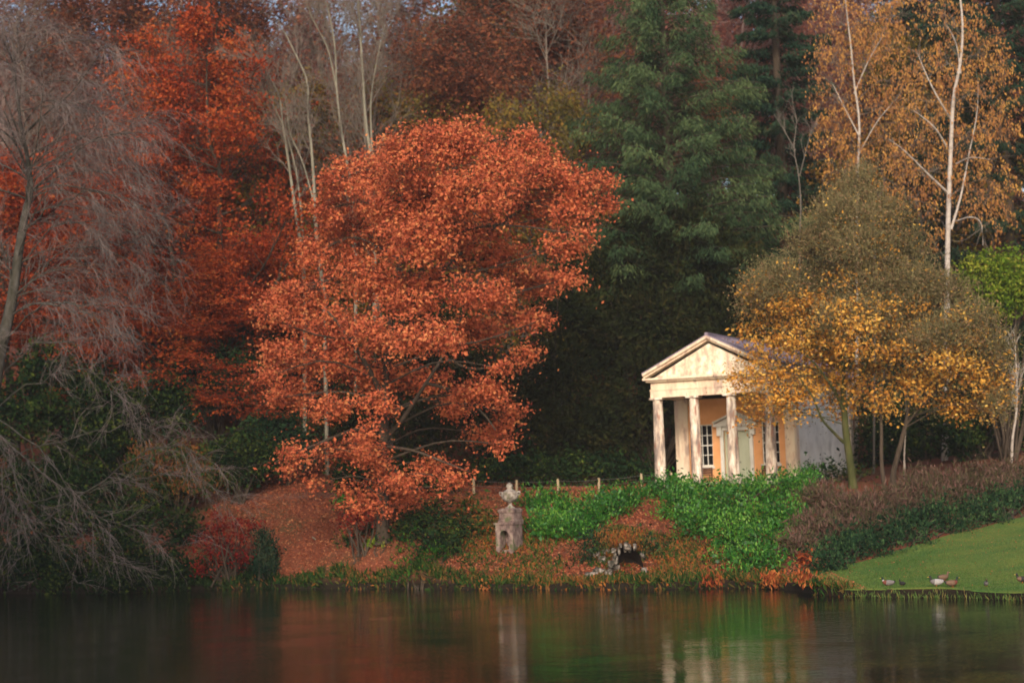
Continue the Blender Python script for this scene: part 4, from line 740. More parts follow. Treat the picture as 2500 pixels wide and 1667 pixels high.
# bank plants on the mound and along the water
def bank(n, x0, x1, o0, o1, Lr, mat, seed, tb=(.4, .25), lean=.45, w=.05):
    g = np.random.default_rng(seed); X = g.uniform(foot(x0, 90)[0], foot(x1, 85)[0], n); Y = shoreY(X) + g.uniform(o0, o1, n)
    k = (np.sin(X * 2.7) + np.sin(X * 6.1 + 1) + g.normal(size=n) * 1.2 > -.9) if o1 < 2.5 else (np.sin(X * 1.9) + np.sin(X * .83 + 2) + np.sin(Y * 2.1) + g.normal(size=n) * .7) > -.3; X, Y = X[k], Y[k]; n = len(X)
    L = g.uniform(*Lr, n); u = nrm(UP + g.normal(size=(n, 3)) * lean); c = np.stack([X, Y, ground(X, Y)], -1) + u * L[:, None] * .45
    t = np.clip(tb[0] + .2 * np.sin(X * 1.1 + Y) * np.sin(X * .37) + g.normal(size=n) * tb[1], .01, .99); A = Acc()
    A.leaves(c, u, nrm(np.cross(u, g.normal(size=(n, 3)))), L, np.full(n, w) * g.uniform(.6, 1.5, n), t); return A
A = bank(26000, 1110, 1960, .1, 8.5, (.10, .30), 'fern', 6, (.42, .26), .9, .085); tag(A.build('bank_plants', M['fern']), 'mixed low green, yellow and orange plants around the grotto', 'plants', kind='stuff')
A = bank(13000, 430, 1960, .0, 1.0, (.1, .5), 'fern', 7, (.32, .24), lean=.7, w=.08); tag(A.build('waterside_plants', M['fern']), 'low green reeds and grasses fringing the leafy bank', 'plants', kind='stuff')
A = bank(12000, -100, 560, .0, 2.2, (.2, .6), 'rhodo', 8, (.4, .2), w=.09); tag(A.build('waterside_plants', M['rhodo']), 'dark low plants fringing the shadowed left bank', 'plants', kind='stuff')
g = np.random.default_rng(12); n = 60000; X = g.uniform(LX0, 34, n); t = g.uniform(0, 1, n); Y = shoreY(X) + .22 + t * np.maximum(lawn_top(X) - shoreY(X) - .4, .3)
u = nrm(UP + g.normal(size=(n, 3)) * .5); L = g.uniform(.04, .1, n); c = np.stack([X, Y, ground(X, Y) + .03], -1) + u * L[:, None] * .4
a = Acc(); a.leaves(c, u, nrm(np.cross(u, g.normal(size=(n, 3)))), L, g.uniform(.015, .03, n), np.clip(.45 + .15 * np.sin(X * .7) + g.normal(size=n) * .16 + .25 * t ** 2 * (g.random(n) < .3), .01, .99))
n2 = 1800; X = g.uniform(LX0, 34, n2); Y = shoreY(X) + g.uniform(.0, .2, n2); L = g.uniform(.12, .4, n2); u = nrm(UP + g.normal(size=(n2, 3)) * .4); c = np.stack([X, Y, np.maximum(ground(X, Y), 0)], -1) + u * L[:, None] * .3
a.leaves(c, u, nrm(np.cross(u, g.normal(size=(n2, 3)))), L, np.full(n2, .03), g.uniform(0, 1, n2))
tag(a.build('grass', M['grass']), 'short grass of the lawn with longer blades over the bank edge', 'grass', kind='stuff')
n = 700; X = g.uniform(LX0 + .5, 34, n); t = g.uniform(0, 1, n) ** .5; Y = shoreY(X) + .3 + t * (lawn_top(X) - shoreY(X) - .3); nn = nrm(UP + g.normal(size=(n, 3)) * .5); u = nrm(np.cross(nn, g.normal(size=(n, 3))))
a = Acc(); a.leaves(np.stack([X, Y, ground(X, Y) + .08], -1), u, nn, g.uniform(.05, .10, n), g.uniform(.03, .06, n), g.uniform(.1, .9, n)); tag(a.build('fallen_leaves', M['litter']), 'scattered orange leaves on the lawn', 'leaves', kind='stuff')

# dying orange waterside leaves (big leaved clumps)
M['gunnera'] = leaf_mat('withered orange leaves', [(.08, .02, .012), (.22, .045, .02), (.34, .09, .03), (.42, .16, .05)], .3)
for k, (px, py, rx, ry, lb) in enumerate([(1880, 1410, 18, 16, 'withered orange plant drooping at the water, larger of the two by the laurel'), (1955, 1405, 14, 20, 'withered orange brown plant just left of the lawn point'), (1735, 1420, 20, 8, 'low rust coloured plant at the water under the large laurel'), (1365, 1425, 14, 10, 'small rust leaf clump at the water right of the urn'), (1180, 1430, 12, 12, 'dark red leaf clump at the water below the urn'), (1960, 1370, 14, 20, 'rust brown shrub touching the left end of the lawn hedge')]):
    D = shoreY(foot(px, 85)[0]) + (.75 if k != 5 else 2.4)
    S('bog_plant', lb, 'plant', [(px, py, rx * .8, ry * .75), (px + 8, py - 4, rx * .6, ry * .6)], float(D), 'gunnera', 140 + k, dens=12, per=12, L=.20, W=.09, stems=0, mode='hang' if k < 3 else 'leaf', spread=(.3, .3, .3), base_px=px, core=False)

# far woodland closing the hill
def far_wood():
    g = np.random.default_rng(77); A = Acc()
    for D, nt_, zt in ((165, 62, 19), (182, 66, 22), (200, 74, 25), (220, 84, 27)):
        X = g.uniform(-62, 62, nt_) * D / 190; 
        for x in X:
            z0 = gz(x, D); h = zt * g.uniform(.8, 1.15); A.tubes(np.array([[(x, D, z0), (x + g.normal() * .3, D, z0 + h * .5), (x + g.normal() * .6, D, z0 + h * .9)]]), np.array([[.25, .18, .06]]), 5, .2, 0)
            n = 60; d = nrm(g.normal(size=(n, 3))); P = np.array([x, D, z0 + h * .62]) + d * np.array([3.6, 3, h * .42]) * g.uniform(.4, 1, (n, 1)); scatter(A, P, d, 30, (1.6, 1.6, 1.1), .48, .34, g, tb=np.clip(np.full(n, g.uniform(.15, .6)) + .1 * g.normal(size=n), 0, 1))
    tag(A.build('far_woodland', M['plum']), 'dim reddish far wood closing the top of the hill', 'woodland', kind='stuff')
far_wood()

# unseen trees and bank added left of the view to shade the left shore
a = Acc(); xs = np.linspace(-90, -19, 14); ys = np.linspace(30, 72, 10); gx, gy = np.meshgrid(xs, ys, indexing='ij')
edge = np.minimum(1, np.minimum((-19 - gx) / 5, np.minimum(gy - 30, 72 - gy) / 5)); zz = -.4 + 1.4 * np.clip(edge, 0, 1); k = np.arange(140).reshape(14, 10)
a.add(np.stack([gx, gy, zz], -1), np.stack([k[:-1, :-1], k[1:, :-1], k[1:, 1:], k[:-1, 1:]], -1).reshape(-1, 4), smooth=True)
tag(a.build('added_bank', M['lawn']), 'unseen grassy bank added under the shade trees left of the view', None, kind='structure')
for k, (x, y, h) in enumerate([(-24.5, 60, 28), (-36, 61, 32), (-48, 60, 31), (-31, 50, 25)]):
    b = np.array([x, y, .9]); g = np.random.default_rng(900 + k); A, Lf = Acc(), Acc(); A.tubes(np.array([[b, b + [0, 0, h * .5], b + [.5, 0, h * .9]]]), np.array([[.6, .4, .1]]), 8)
    n = 900; d = nrm(g.normal(size=(n, 3))); P = b + [0, 0, h * .58] + d * np.array([6, 6, h * .42]) * g.uniform(.3, 1, (n, 1)); scatter(Lf, P, d, 40, (1.6, 1.6, 1.2), .42, .28, g)
    t = thing('added_shade_tree', ['tall unseen tree beside the lake, added to shade the left shore', 'tallest of the unseen trees added to shade the left shore', 'unseen added shade tree farthest to the left', 'lower unseen added shade tree closest to the viewer'][k], 'tree', b); A.build('trunk', M['bark'], t, b, True); Lf.build('crown', M['olive'], t, b, True)
# ------------------------------------------------------------------ temple
M['stucco'] = noise_mat('peeling cream stucco', [(.30, (.34, .27, .22)), (.40, (.66, .48, .36)), (.52, (.80, .66, .50)), (.72, (.85, .77, .62))], 1.6, (1, 1, .35), spots=((.46, .34, .28), 2.4, .56, .66), bump=.25)
M['column'] = noise_mat('flaking column render', [(.36, (.15, .14, .14)), (.45, (.36, .28, .24)), (.51, (.62, .50, .40)), (.60, (.80, .75, .66))], 2.4, (1.2, 1.2, .3), spots=((.34, .18, .14), 3.0, .58, .66), bump=.35)
M['tymp'] = noise_mat('mottled pediment plaster', [(.38, (.46, .36, .29)), (.47, (.70, .54, .40)), (.56, (.84, .74, .58)), (.66, (.88, .84, .74))], 3.0, (1, 1, .6), bump=.2)
M['orange'] = noise_mat('apricot limewash', [(.35, (.76, .36, .15)), (.6, (.84, .43, .20))], 1.2, bump=.1)
M['render'] = noise_mat('grey lime render', [(.35, (.62, .58, .53)), (.55, (.80, .76, .70)), (.75, (.86, .83, .78))], .6, (1, 1, 1), spots=((.46, .43, .39), .8, .56, .74), bump=.25, bscale=9)
M['greystone'] = noise_mat('grey stone', [(.3, (.26, .21, .18)), (.55, (.44, .38, .33)), (.8, (.56, .50, .44))], 4, (1, 1, .6), bump=.4)
M['pinkstone'] = noise_mat('purple grey lichened stone', [(.35, (.07, .05, .045)), (.5, (.17, .115, .105)), (.65, (.27, .21, .17))], 4, (1, 1, .7), bump=.5, spots=((.09, .10, .05), 3, .54, .64))
M['urnstone'] = noise_mat('mossy grey stone', [(.35, (.13, .11, .09)), (.5, (.27, .23, .20)), (.65, (.42, .38, .33))], 5, (1, 1, .7), bump=.5, spots=((.12, .12, .07), 3, .54, .64))
M['lead'] = noise_mat('lead roof', [(.35, (.16, .13, .18)), (.6, (.26, .22, .28)), (.8, (.33, .29, .33))], 1.5, (1, .3, 1), bump=.15, rough=.6)
M['white'] = noise_mat('white paint', [(.35, (.68, .66, .60)), (.6, (.80, .79, .74))], 2, bump=.05, rough=.5)
M['sage'] = noise_mat('pale sage paint', [(.35, (.50, .54, .40)), (.6, (.58, .62, .47))], 2, (1, 1, .3), bump=.05, rough=.5)
M['pane'] = noise_mat('dark window glass', [(.4, (.006, .007, .008)), (.6, (.012, .013, .014))], 2, bump=0, rough=.08, spec=.5)
M['brass'] = noise_mat('dark iron', [(.4, (.03, .025, .02)), (.6, (.06, .05, .04))], 6, bump=0, rough=.5)
M['wood'] = noise_mat('weathered brown wood', [(.35, (.09, .045, .03)), (.65, (.18, .10, .07))], 5, (1, 1, .4), bump=.2)
M['post'] = noise_mat('pale wooden post', [(.35, (.28, .21, .13)), (.65, (.42, .34, .22))], 6, (1, 1, .3), bump=.2)
M['wire'] = noise_mat('fence wire', [(.35, (.10, .09, .08)), (.65, (.16, .15, .14))], 6, bump=0)

TH = -R(25); tb_ = at(1614, 1181, 106.0); TF = tb_[2]
T = thing('temple', 'small classical temple with a four column portico and apricot painted front wall', 'temple', tb_, TH)
Wc = 6.35; cxm = Wc / 2; PD = 3.9; CL = 12.2; HCo = 4.72
y0c = PD; y1c = PD + CL; wx0, wx1 = -.22, Wc + .22; HT = HCo
def part(name, fn, mat, parent=T, label=None):
    A = Acc(); fn(A); o = A.build(name, mat, parent)
    if label: o['label'] = label
    return o
def podium(A):
    A.box(-.75, Wc + .75, -.75, y1c + .45, -1.4, -.18); A.box(-.55, Wc + .55, -.55, y1c + .3, -.178, 0)
part('podium', podium, M['greystone'])
for k in range(4):
    cx = k * Wc / 3
    def shaft(A): A.lathe([(.315 - .055 * (t_ ** 1.6), .14 + t_ * (HCo - .42)) for t_ in np.linspace(0, 1, 12)], (cx, 0, 0), 24)
    c_ = part('column', shaft, M['column'])
    part('column_base', lambda A: A.lathe([(.36, .002), (.38, .05), (.36, .11), (.32, .142)], (cx, 0, 0), 24), M['greystone'], c_)
    def cap(A):
        A.lathe([(.262, HCo - .282), (.29, HCo - .26), (.265, HCo - .23), (.27, HCo - .18), (.35, HCo - .10)], (cx, 0, 0), 24); A.box(cx - .37, cx + .37, -.37, .37, HCo - .10, HCo - .003)
    part('capital', cap, M['column'], c_)
# entablature ring
def entab(A):
    z0, z1, z2 = HCo, HCo + .42, HCo + .86
    for (za, zb, o) in ((z0, z1, .30), (z1 + .002, z2, .27)):
        A.box(-o, Wc + o, -o, .26, za, zb); A.box(-o, .24, .26, y1c + .0, za, zb); A.box(Wc - .24, Wc + o, .26, y1c, za, zb); A.box(.24, Wc - .24, y1c - .5, y1c, za, zb)
    A.box(-.33, Wc + .33, -.33, .2, z1 - .03, z1 + .03); A.box(Wc + .2, Wc + .33, .2, y1c, z1 - .03, z1 + .03)
part('entablature', entab, M['stucco'])
ZC = HCo + .86; OV = .62
def cornice(A):
    A.box(-OV + .15, Wc + OV - .15, -OV + .15, y1c + .3, ZC + .002, ZC + .10); A.box(-OV, Wc + OV, -OV, y1c + .4, ZC + .102, ZC + .22)
part('cornice', cornice, M['stucco'])
half = Wc / 2 + OV; RISE = 2.0; ZP = ZC + .222
part('pediment', lambda A: A.prism([(cxm - half + .5, ZP), (cxm + half - .5, ZP), (cxm, ZP + RISE - .28)], -.22, .1), M['tymp'])
def rake(A):
    for s in (-1, 1):
        for th_, yy, dz in ((.12, -OV + .18, 0), (.13, -OV + .02, .12)):
            A.prism([(cxm + s * half, ZP + dz), (cxm, ZP + RISE - .14 + dz), (cxm, ZP + RISE - .14 + dz + th_ * 1.15), (cxm + s * (half + .0), ZP + dz + th_)], yy, .12 - dz * .01)
part('raking_cornice', rake, M['stucco'])
def roof(A):
    z = ZP + .24; e = half + .06
    for s in (-1, 1):
        A.prism([(cxm + s * e, z - .02), (cxm, z + RISE - .12), (cxm, z + RISE - .04), (cxm + s * (e), z + .06)], -OV + .06, y1c + .45)
        for q in np.arange(1, y1c + .2, .75):
            A.prism([(cxm + s * e, z + .062), (cxm, z + RISE - .038), (cxm, z + RISE + .01), (cxm + s * e, z + .11)], q, q + .05)
    A.box(cxm - .1, cxm + .1, -OV + .06, y1c + .45, z + RISE - .06, z + RISE + .05)
part('roof', roof, M['lead'])
part('rear_gable', lambda A: A.prism([(cxm - half + .1, ZP), (cxm + half - .1, ZP), (cxm, ZP + RISE)], y1c - .3, y1c), M['render'])
part('ceiling', lambda A: A.box(.24, Wc - .24, .26, y1c - .5, HCo + .25, HCo + .35), M['white'])
part('side_wall', lambda A: A.box(Wc - .22, Wc + .14, y0c + .3, y1c, 0, HCo - .002), M['render'])
part('side_wall', lambda A: A.box(-.14, .22, y0c + .3, y1c, 0, HCo - .002), M['render'])
part('rear_wall', lambda A: A.box(.22, Wc - .22, y1c - .36, y1c - .003, 0, HCo - .002), M['render'])
DW, DH = .76, 2.85; WXC, WW, WZ0, WZ1 = 1.95, .50, .92, 3.28
def front(A):
    xsn = [-.14, cxm - WXC - WW, cxm - WXC + WW, cxm - DW, cxm + DW, cxm + WXC - WW, cxm + WXC + WW, Wc + .14]; ya, yb = y0c, y0c + .3
    A.box(xsn[0], xsn[1], ya, yb, 0, HCo - .002); A.box(xsn[2], xsn[3], ya, yb, 0, HCo - .002); A.box(xsn[4], xsn[5], ya, yb, 0, HCo - .002); A.box(xsn[6], xsn[7], ya, yb, 0, HCo - .002)
    for i in (1, 5): A.box(xsn[i], xsn[i + 1], ya, yb, 0, WZ0); A.box(xsn[i], xsn[i + 1], ya, yb, WZ1, HCo - .002)
    A.box(xsn[3], xsn[4], ya, yb, DH, HCo - .002)
part('front_wall', front, M['orange'])
for s in (-1, 1):
    xc = cxm + s * WXC
    def fr(A):
        y = y0c + .10
        A.box(xc - WW, xc - WW + .05, y, y + .12, WZ0, WZ1); A.box(xc + WW - .05, xc + WW, y, y + .12, WZ0, WZ1)
        A.box(xc - WW + .05, xc + WW - .05, y, y + .12, WZ0, WZ0 + .08); A.box(xc - WW + .05, xc + WW - .05, y, y + .12, WZ1 - .06, WZ1)
        zm = (WZ0 + WZ1) / 2; A.box(xc - WW + .05, xc + WW - .05, y, y + .10, zm - .035, zm + .035)
        for q in (1, 2): x_ = xc - WW + .05 + (2 * WW - .1) * q / 3; A.box(x_ - .02, x_ + .02, y + .012, y + .09, WZ0 + .08, WZ1 - .06)
        for q in (1, 3): z_ = WZ0 + .08 + (WZ1 - WZ0 - .14) * q / 4; A.box(xc - WW + .05, xc + WW - .05, y + .015, y + .085, z_ - .02, z_ + .02)
    wn = part('window', fr, M['white'])
    part('pane', lambda A: A.box(xc - WW + .05, xc + WW - .05, y0c + .16, y0c + .17, WZ0 + .08, WZ1 - .06), M['pane'], wn)
    part('sill', lambda A: A.box(xc - WW - .08, xc + WW + .08, y0c - .10, y0c - .003, WZ0 - .14, WZ0), M['white'], wn)
def door(A):
    for s in (-1, 1):
        x0, x1 = sorted((cxm + s * .008, cxm + s * DW)); y = y0c + .12
        A.box(x0, x1, y, y + .06, .02, DH)
        for za, zb in ((.2, .95), (1.15, 1.9), (2.05, 2.7)): A.box(x0 + .13, x1 - .13, y - .02, y - .001, za, zb)
dr = part('door', door, M['sage'])
for s in (-1, 1): part('handle', lambda A: A.lathe([(.02, 0), (.045, .03), (.02, .06)], (cxm + s * .12, y0c + .08, 1.05), 8), M['brass'], dr)
def surround(A):
    y = y0c - .14
    for s in (-1, 1):
        x0, x1 = sorted((cxm + s * (DW + .002), cxm + s * (DW + .20))); A.box(x0, x1, y, y0c - .003, .002, DH + .02)
        x0, x1 = sorted((cxm + s * (DW + .06), cxm + s * (DW + .34))); A.box(x0, x1, y - .14, y0c - .003, DH - .25, DH + .26)
        A.prism([(cxm + s * (DW + .5), DH + .44), (cxm, DH + .98), (cxm, DH + 1.08), (cxm + s * (DW + .56), DH + .52)], y - .26, y0c - .004)
    A.box(cxm - DW - .2, cxm + DW + .2, y, y0c - .003, DH + .022, DH + .26)
    A.box(cxm - DW - .5, cxm + DW + .5, y - .24, y0c - .003, DH + .262, DH + .42)
    A.prism([(cxm - DW - .4, DH + .422), (cxm + DW + .4, DH + .422), (cxm, DH + .96)], y - .02, y0c - .005)
part('door_surround', surround, M['white'])
def pil(x0, x1, ya, yb):
    def f_(A): A.box(x0, x1, ya, yb, .002, HCo - .3); A.box(x0 - .05, x1 + .05, ya - .05, yb + .02, HCo - .298, HCo - .006); A.box(x0 - .04, x1 + .04, ya - .04, yb, .002, .2)
    return f_
part('pilaster', pil(-.22, .34, y0c - .16, y0c - .003), M['stucco']); part('pilaster', pil(Wc - .34, Wc + .22, y0c - .16, y0c - .003), M['stucco'])
part('return_wall', lambda A: A.box(-.62, -.225, y0c + .35, y0c + 2.2, 0, HCo - .004), M['stucco'])
def spil(ya, yb): 
    def f_(A): A.box(Wc + .143, Wc + .24, ya, yb, .002, HCo - .006); 
    return f_
part('pilaster', spil(y0c + .05, y0c + .62), M['stucco']); part('pilaster', spil(y1c - .6, y1c - .003), M['greystone'])
part('plinth', lambda A: A.box(Wc + .143, Wc + .19, y0c + .63, y1c - .61, .002, .5), M['greystone'])
# benches in the portico
def bench(lx, lb):
    o = Vector(tb_) + Matrix.Rotation(TH, 3, 'Z') @ Vector((lx, y0c - .45, 0)); b = thing('bench', lb, 'bench', o, TH)
    part('seat', lambda A: [A.box(-.45, .45, -.2 + q * .14, -.08 + q * .14, .42, .45) for q in range(3)], M['wood'], b)
    part('backrest', lambda A: [A.box(-.45, .45, .22, .25, .52 + q * .12, .60 + q * .12) for q in range(3)], M['wood'], b)
    for s in (-1, 1): part('leg', lambda A: (A.box(s * .42 - .03, s * .42 + .03, -.2, -.14, 0, .418), A.box(s * .42 - .03, s * .42 + .03, .16, .216, 0, .86)), M['wood'], b)
bench(cxm - WXC + .05, 'small wooden bench under the left temple window'); bench(cxm + WXC - .05, 'small wooden bench under the right temple window')

# ------------------------------------------------------------------ urn and pedestal
def urn():
    b = foot(1238, 93.2); top = at(1252, 1182, 93.2)[2]; bot = b[2] - .1; th = -R(30)
    k = (top - at(1252, 1345, 93.2)[2]) / 3.22
    base_z = at(1238, 1347, 93.2)[2]; b = np.array([at(1244, 1345, 93.2)[0], 93.2, base_z])
    p = thing('stone_pedestal', 'purple grey stone pedestal with an arched niche near the water', 'pedestal', b, th)
    W_, Dp, Hh = .48, .46, 1.42
    def lower(A):
        A.box(-W_, W_, -Dp - .0, Dp, -.5, .12)
        A.box(-W_, -.24, -Dp, Dp, .121, Hh - .1); A.box(.24, W_, -Dp, Dp, .121, Hh - .1); A.box(-.239, .239, .1, Dp, .121, Hh - .1)
        zs = .80; n = 10
        for i in range(n):
            a0, a1 = math.pi * i / n, math.pi * (i + 1) / n; x0, x1 = .24 * math.cos(a0), .24 * math.cos(a1); z0, z1 = zs + .24 * math.sin(a0), zs + .24 * math.sin(a1)
            A.prism([(x0, z0), (x1, z1), (x1, Hh - .1), (x0, Hh - .1)], -Dp, .099)
        A.box(-W_ - .05, W_ + .05, -Dp - .05, Dp + .05, Hh - .1, Hh)
    part('niche_block', lower, M['pinkstone'], p)
    def upper(A):
        z = Hh; A.lathe([(.64, z + .002), (.64, z + .1), (.58, z + .14), (.56, z + .42), (.61, z + .50), (.63, z + .60), (.45, z + .68)], (.10, .04, 0), 4)
    part('upper_block', upper, M['pinkstone'], p)
    m = Matrix.Rotation(th, 3, 'Z') @ Vector((.10, .04, 0)); u_ = thing('stone_urn', 'pale stone urn with a lid standing on the arched pedestal', 'urn', b + np.array([m.x, m.y, Hh + .68]), th)
    s = .88
    part('foot', lambda A: A.lathe([(.26 * s, .002), (.26 * s, .04), (.17 * s, .07), (.10 * s, .16), (.09 * s, .22), (.14 * s, .27)], seg=20), M['urnstone'], u_)
    part('bowl', lambda A: A.lathe([(.14 * s, .272), (.30 * s, .33), (.43 * s, .45), (.48 * s, .58), (.47 * s, .68), (.50 * s, .74), (.47 * s, .78), (.30, .80)], seg=24), M['urnstone'], u_)
    for q in (-1, 1): part('handle', lambda A: A.tubes(smooth_poly([(q * .44, 0, .60), (q * .56, 0, .66), (q * .55, 0, .78), (q * .44, 0, .76)], 9)[None], np.full((1, 9), .035), 6), M['urnstone'], u_)
    part('lid', lambda A: A.lathe([(.34 * s, .80), (.26 * s, .86), (.17 * s, .90), (.12, .94), (.16, .99), (.17, 1.06), (.13, 1.15), (.05, 1.20), (.01, 1.22)], seg=20), M['urnstone'], u_)
urn()

# ------------------------------------------------------------------ grotto and rocks
def rock(seed, r, sc3=(1, 1, .8)):
    bm = bmesh.new(); bmesh.ops.create_icosphere(bm, subdivisions=2, radius=1); v = np.array([x.co[:] for x in bm.verts]); f = np.array([[y.index for y in x.verts] for x in bm.faces]); bm.free()
    g = np.random.default_rng(seed); k = g.normal(size=(6, 3)) * 1.4; ph = g.uniform(0, 6, 6); d = 1 + .34 * sum(np.sin(v @ k[i] * 1.3 + ph[i]) for i in range(6)) / 1.5 * .6; return np.clip(v * d[:, None], -.85, .85) * r * np.array(sc3), f
M['rock'] = noise_mat('pale lichened rock', [(.38, (.025, .026, .020)), (.50, (.10, .085, .07)), (.62, (.30, .26, .23))], 3.2, bump=.6)
M['darkrock'] = noise_mat('shade dark grotto rock', [(.3, (.012, .010, .008)), (.7, (.04, .032, .025))], 4, bump=.5)  # the shade inside the grotto opening is put into this near-black colour
def grotto():
    D = float(ghit(1545, 1398)[1]) + .35; c = at(1530, 1396, D); bz = c[2]
    t = thing('grotto', 'low rock rimmed grotto opening in the mound above the water', 'grotto', (c[0], D, bz)); g = np.random.default_rng(8)
    A = Acc(); n = 16  # dark hollow, open to the lake
    rings = []
    for q, (sc_, y) in enumerate([(1.0, -.5), (.95, .1), (.8, .7), (.5, 1.1), (.1, 1.25)]):
        rings.append([(1.0 * sc_ * math.cos(a_), y, -.3 + 1.75 * sc_ * max(0, math.sin(a_))) for a_ in np.linspace(0, math.pi, n)])
    v = np.array(rings).reshape(-1, 3); f = [(i * n + j, i * n + j + 1, (i + 1) * n + j + 1, (i + 1) * n + j) for i in range(4) for j in range(n - 1)]; A.add(v, f, smooth=True)
    A.build('hollow', M['darkrock'], t)
    for a_ in (.2, .75, 1.1, 1.55, 1.9, 2.2, 2.5, 2.75, 2.95):
        A = Acc(); v, f = rock(int(a_ * 100) + 500, g.uniform(.13, .25), (g.uniform(.7, 1.2), 1.1, g.uniform(.8, 1.7))); A.add(v + np.array([(1.0 + .15 * g.normal()) * math.cos(a_), -.45 + g.normal() * .15, -.2 + (1.55 + .12 * g.normal()) * max(0, math.sin(a_))]), f); A.build('rim_rock', M['rock'], t)
    for k in range(5):
        A = Acc(); v, f = rock(700 + k, .13, (.8, .8, 2.0)); x = g.uniform(-.8, .8); A.add(v + np.array([x, -.45, -.25 + 1.55 * math.sqrt(max(0, 1 - x * x))]), f); A.build('rim_rock', M['rock'], t)
    t.scale = (.8, .9, .85)
    for k, (px, py, r, lb) in enumerate([(1440, 1398, .24, 'pale rock, leftmost of the heap by the grotto'), (1462, 1388, .30, 'largest pale rock of the heap by the grotto'), (1485, 1392, .22, 'pale rock in the middle of the heap by the grotto'), (1500, 1380, .24, 'pale rock nearest the grotto opening'), (1470, 1362, .2, 'upright rock behind the heap by the grotto'), (1455, 1348, .17, 'small rock on the upper left of the grotto'), (1480, 1340, .2, 'slanting pale rock left of the grotto mouth'), (1508, 1356, .15, 'small rock leaning on the left side of the grotto mouth'), (1475, 1408, .18, 'small pale rock at the foot of the heap by the water')]):
        p = ghit(px, py + 8); p = at(px, py, p[1] - .1); z = gz(p[0], p[1]); A = Acc(); v, f = rock(800 + k, r, (1.2, 1, 1.0 if k < 4 or k == 8 else 1.5)); A.add(v, f)
        tag(A.build('rock', M['rock'], None, (p[0], p[1], max(z, p[2] - .15))), lb, 'rock', 'pale rocks heaped beside the grotto')
grotto()

# ------------------------------------------------------------------ wire fence along the path
def fence():
    pts = [(1157, 1205), (1262, 1204), (1363, 1203), (1463, 1200), (1567, 1194), (1640, 1190)]; Dd = 103.2
    P = [np.array([at(p, q, Dd)[0], Dd, gz(at(p, q, Dd)[0], Dd)]) for p, q in pts]; b = P[0]
    t = thing('wire_fence', 'low fence of short pale posts and thin wire along the path', 'fence', b)
    for p in P:
        A = Acc(); q = p - b; A.lathe([(.075, -.2), (.07, .80), (.05, .84)], tuple(q), 7); A.build('post', M['post'], t)
    A = Acc()
    for i in range(len(P) - 1):
        a_, c_ = P[i] - b, P[i + 1] - b
        for h in (.74, .45): A.tubes(smooth_poly([a_ + UP * h, (a_ + c_) / 2 + UP * (h - .06), c_ + UP * h], 6)[None], np.full((1, 6), .012), 3)
    A.build('wire', M['wire'], t)
fence()
# fallen pale branch on the leaf slope
A = Acc(); b = foot(775, 102.2); A.tubes((pxpoly([(762, 1310), (772, 1318), (778, 1328), (780, 1336)], 102.2, 8) )[None], np.full((1, 8), .035), 5)
tag(A.build('fallen_branch', M['palebark'], None, tuple(b), True), 'curved pale branch lying on the leafy slope left of the oak', 'branch')

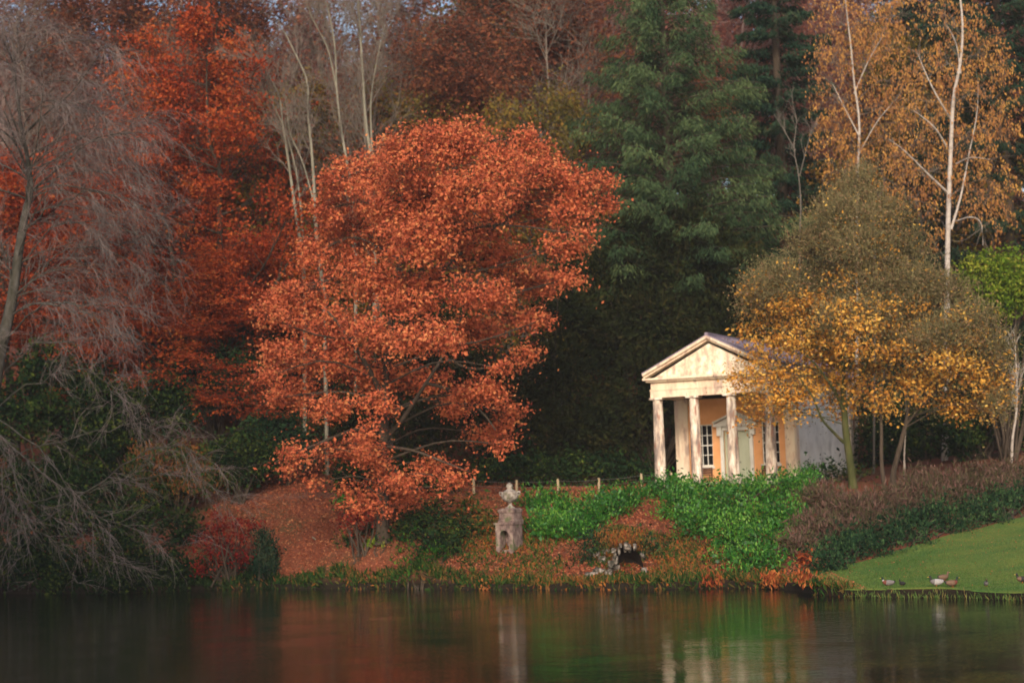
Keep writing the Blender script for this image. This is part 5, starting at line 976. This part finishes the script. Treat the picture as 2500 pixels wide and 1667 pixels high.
# ------------------------------------------------------------------ ducks
def pm(name, c, r=.7): return noise_mat(name, [(.35, tuple(x * .75 for x in c)), (.65, c)], 12, bump=0, rough=r)
DK = {'green': pm('glossy green head', (.012, .035, .02), .35), 'chest': pm('chestnut breast', (.16, .05, .035)), 'grey': pm('pale grey feathers', (.16, .145, .145)), 'dark': pm('dark feathers', (.03, .028, .028)), 'brown': pm('brown feathers', (.15, .09, .06)), 'bill': pm('yellow bill', (.35, .26, .05), .4), 'foot': pm('orange legs', (.5, .14, .03)), 'white': pm('white feathers', (.34, .32, .32))}
def duck(px, py, face, cols, lb, s=1.0, head='up'):
    s *= .98
    """cols: tail, body, breast, neck ring, head; face in radians, 0 = facing right"""
    p = ghit(px, py)
    b = np.array([p[0], p[1], gz(p[0], p[1]) + .03]); t = thing('duck', lb, 'duck', b, face, 'ducks on the lawn')
    if head == 'up': spine = [(-.30, .20, .012), (-.25, .19, .05), (-.16, .17, .09), (-.05, .16, .115), (.06, .165, .11), (.13, .19, .085), (.165, .235, .05), (.175, .29, .034), (.185, .325, .042), (.21, .345, .046), (.24, .34, .034)]
    else: spine = [(-.30, .20, .012), (-.25, .19, .05), (-.16, .17, .09), (-.05, .16, .115), (.06, .155, .11), (.13, .14, .085), (.18, .12, .05), (.22, .09, .036), (.25, .065, .042), (.27, .05, .044), (.29, .035, .03)]
    sp = np.array(spine) * s; pts = np.stack([sp[:, 0], np.zeros(len(sp)), sp[:, 1]], -1); names = ['dark', cols[1], cols[1], cols[1], cols[2], cols[2], cols[3], cols[4], cols[4], cols[4]]
    order = sorted(set(names)); A = Acc(); th = np.arange(10) * 2 * math.pi / 10; tan = nrm(np.gradient(pts, axis=0)); V = []
    for q, (pt, tg) in enumerate(zip(pts, tan)):
        e2 = np.cross(tg, [0, 1, 0]); V.append([pt + sp[q, 2] * (.9 * math.cos(a_) * np.array([0, 1, 0]) + math.sin(a_) * e2) for a_ in th])
    V = np.array(V)
    for q in range(len(pts) - 1): A.add(np.concatenate([V[q], V[q + 1]]), [(j, (j + 1) % 10, 10 + (j + 1) % 10, 10 + j) for j in range(10)], .5, order.index(names[q]), True)
    A.add(np.vstack([V[-1], pts[-1]]), [(j, (j + 1) % 10, 10) for j in range(10)], .5, order.index(names[-1]), True)
    A.build('body', [DK[x] for x in order], t)
    e = pts[-1]; d = tan[-1]; A = Acc(); A.tubes(np.array([[e - d * .01, e + d * .03 * s, e + d * .065 * s]]), np.array([[.020, .018, .010]]) * s, 6); A.build('bill', DK['bill'], t)
    for q in (-1, 1):
        A = Acc(); A.tubes(np.array([[(-.01 * s, q * .045 * s, .09 * s), (0, q * .045 * s, .04 * s), (.0, q * .045 * s, .008)]]), np.full((1, 3), .010 * s), 5); A.add([(-.01 * s, q * .045 * s, .006), (.06 * s, (q * .045 + .03) * s, .004), (.065 * s, q * .045 * s, .008), (.06 * s, (q * .045 - .03) * s, .004)], [(0, 1, 2, 3)]); A.build('leg', DK['foot'], t)
duck(2168, 1434, R(170), ('dark', 'grey', 'chest', 'white', 'green'), 'drake facing left with a chestnut breast, leftmost of the ducks')
duck(2203, 1433, R(120), ('dark', 'dark', 'dark', 'dark', 'dark'), 'small dark grey duck between the leftmost drake and the pale one', .7)
duck(2286, 1434, R(180), ('dark', 'white', 'grey', 'dark', 'dark'), 'pale grey and white duck in the middle of the group', 1.1)
duck(2305, 1421, R(20), ('dark', 'brown', 'brown', 'brown', 'brown'), 'dull brown duck standing behind the pale one')
duck(2326, 1440, R(15), ('dark', 'brown', 'chest', 'dark', 'green'), 'dark brown drake with a green head nearest the water, facing right', 1.05)
duck(2408, 1434, R(265), ('white', 'grey', 'grey', 'dark', 'dark'), 'small black and white duck standing alone right of the group', .8)
duck(2496, 1426, R(185), ('dark', 'dark', 'brown', 'dark', 'dark'), 'dark duck at the very right edge of the lawn')

# ------------------------------------------------------------------ thin autumn haze
hm, nd, L = new_mat('autumn haze'); pv = nd.new('ShaderNodeVolumePrincipled'); pv.inputs['Color'].default_value = (.90, .84, .84, 1); pv.inputs['Density'].default_value = .00028; pv.inputs['Anisotropy'].default_value = .2
out = nd.new('ShaderNodeOutputMaterial'); L.new(pv.outputs[0], out.inputs['Volume'])
A = Acc(); A.box(-330, 330, -60, 420, -6, 95); o = A.build('haze', hm); tag(o, 'thin pale haze in the cold air over the lake', 'haze', kind='stuff')
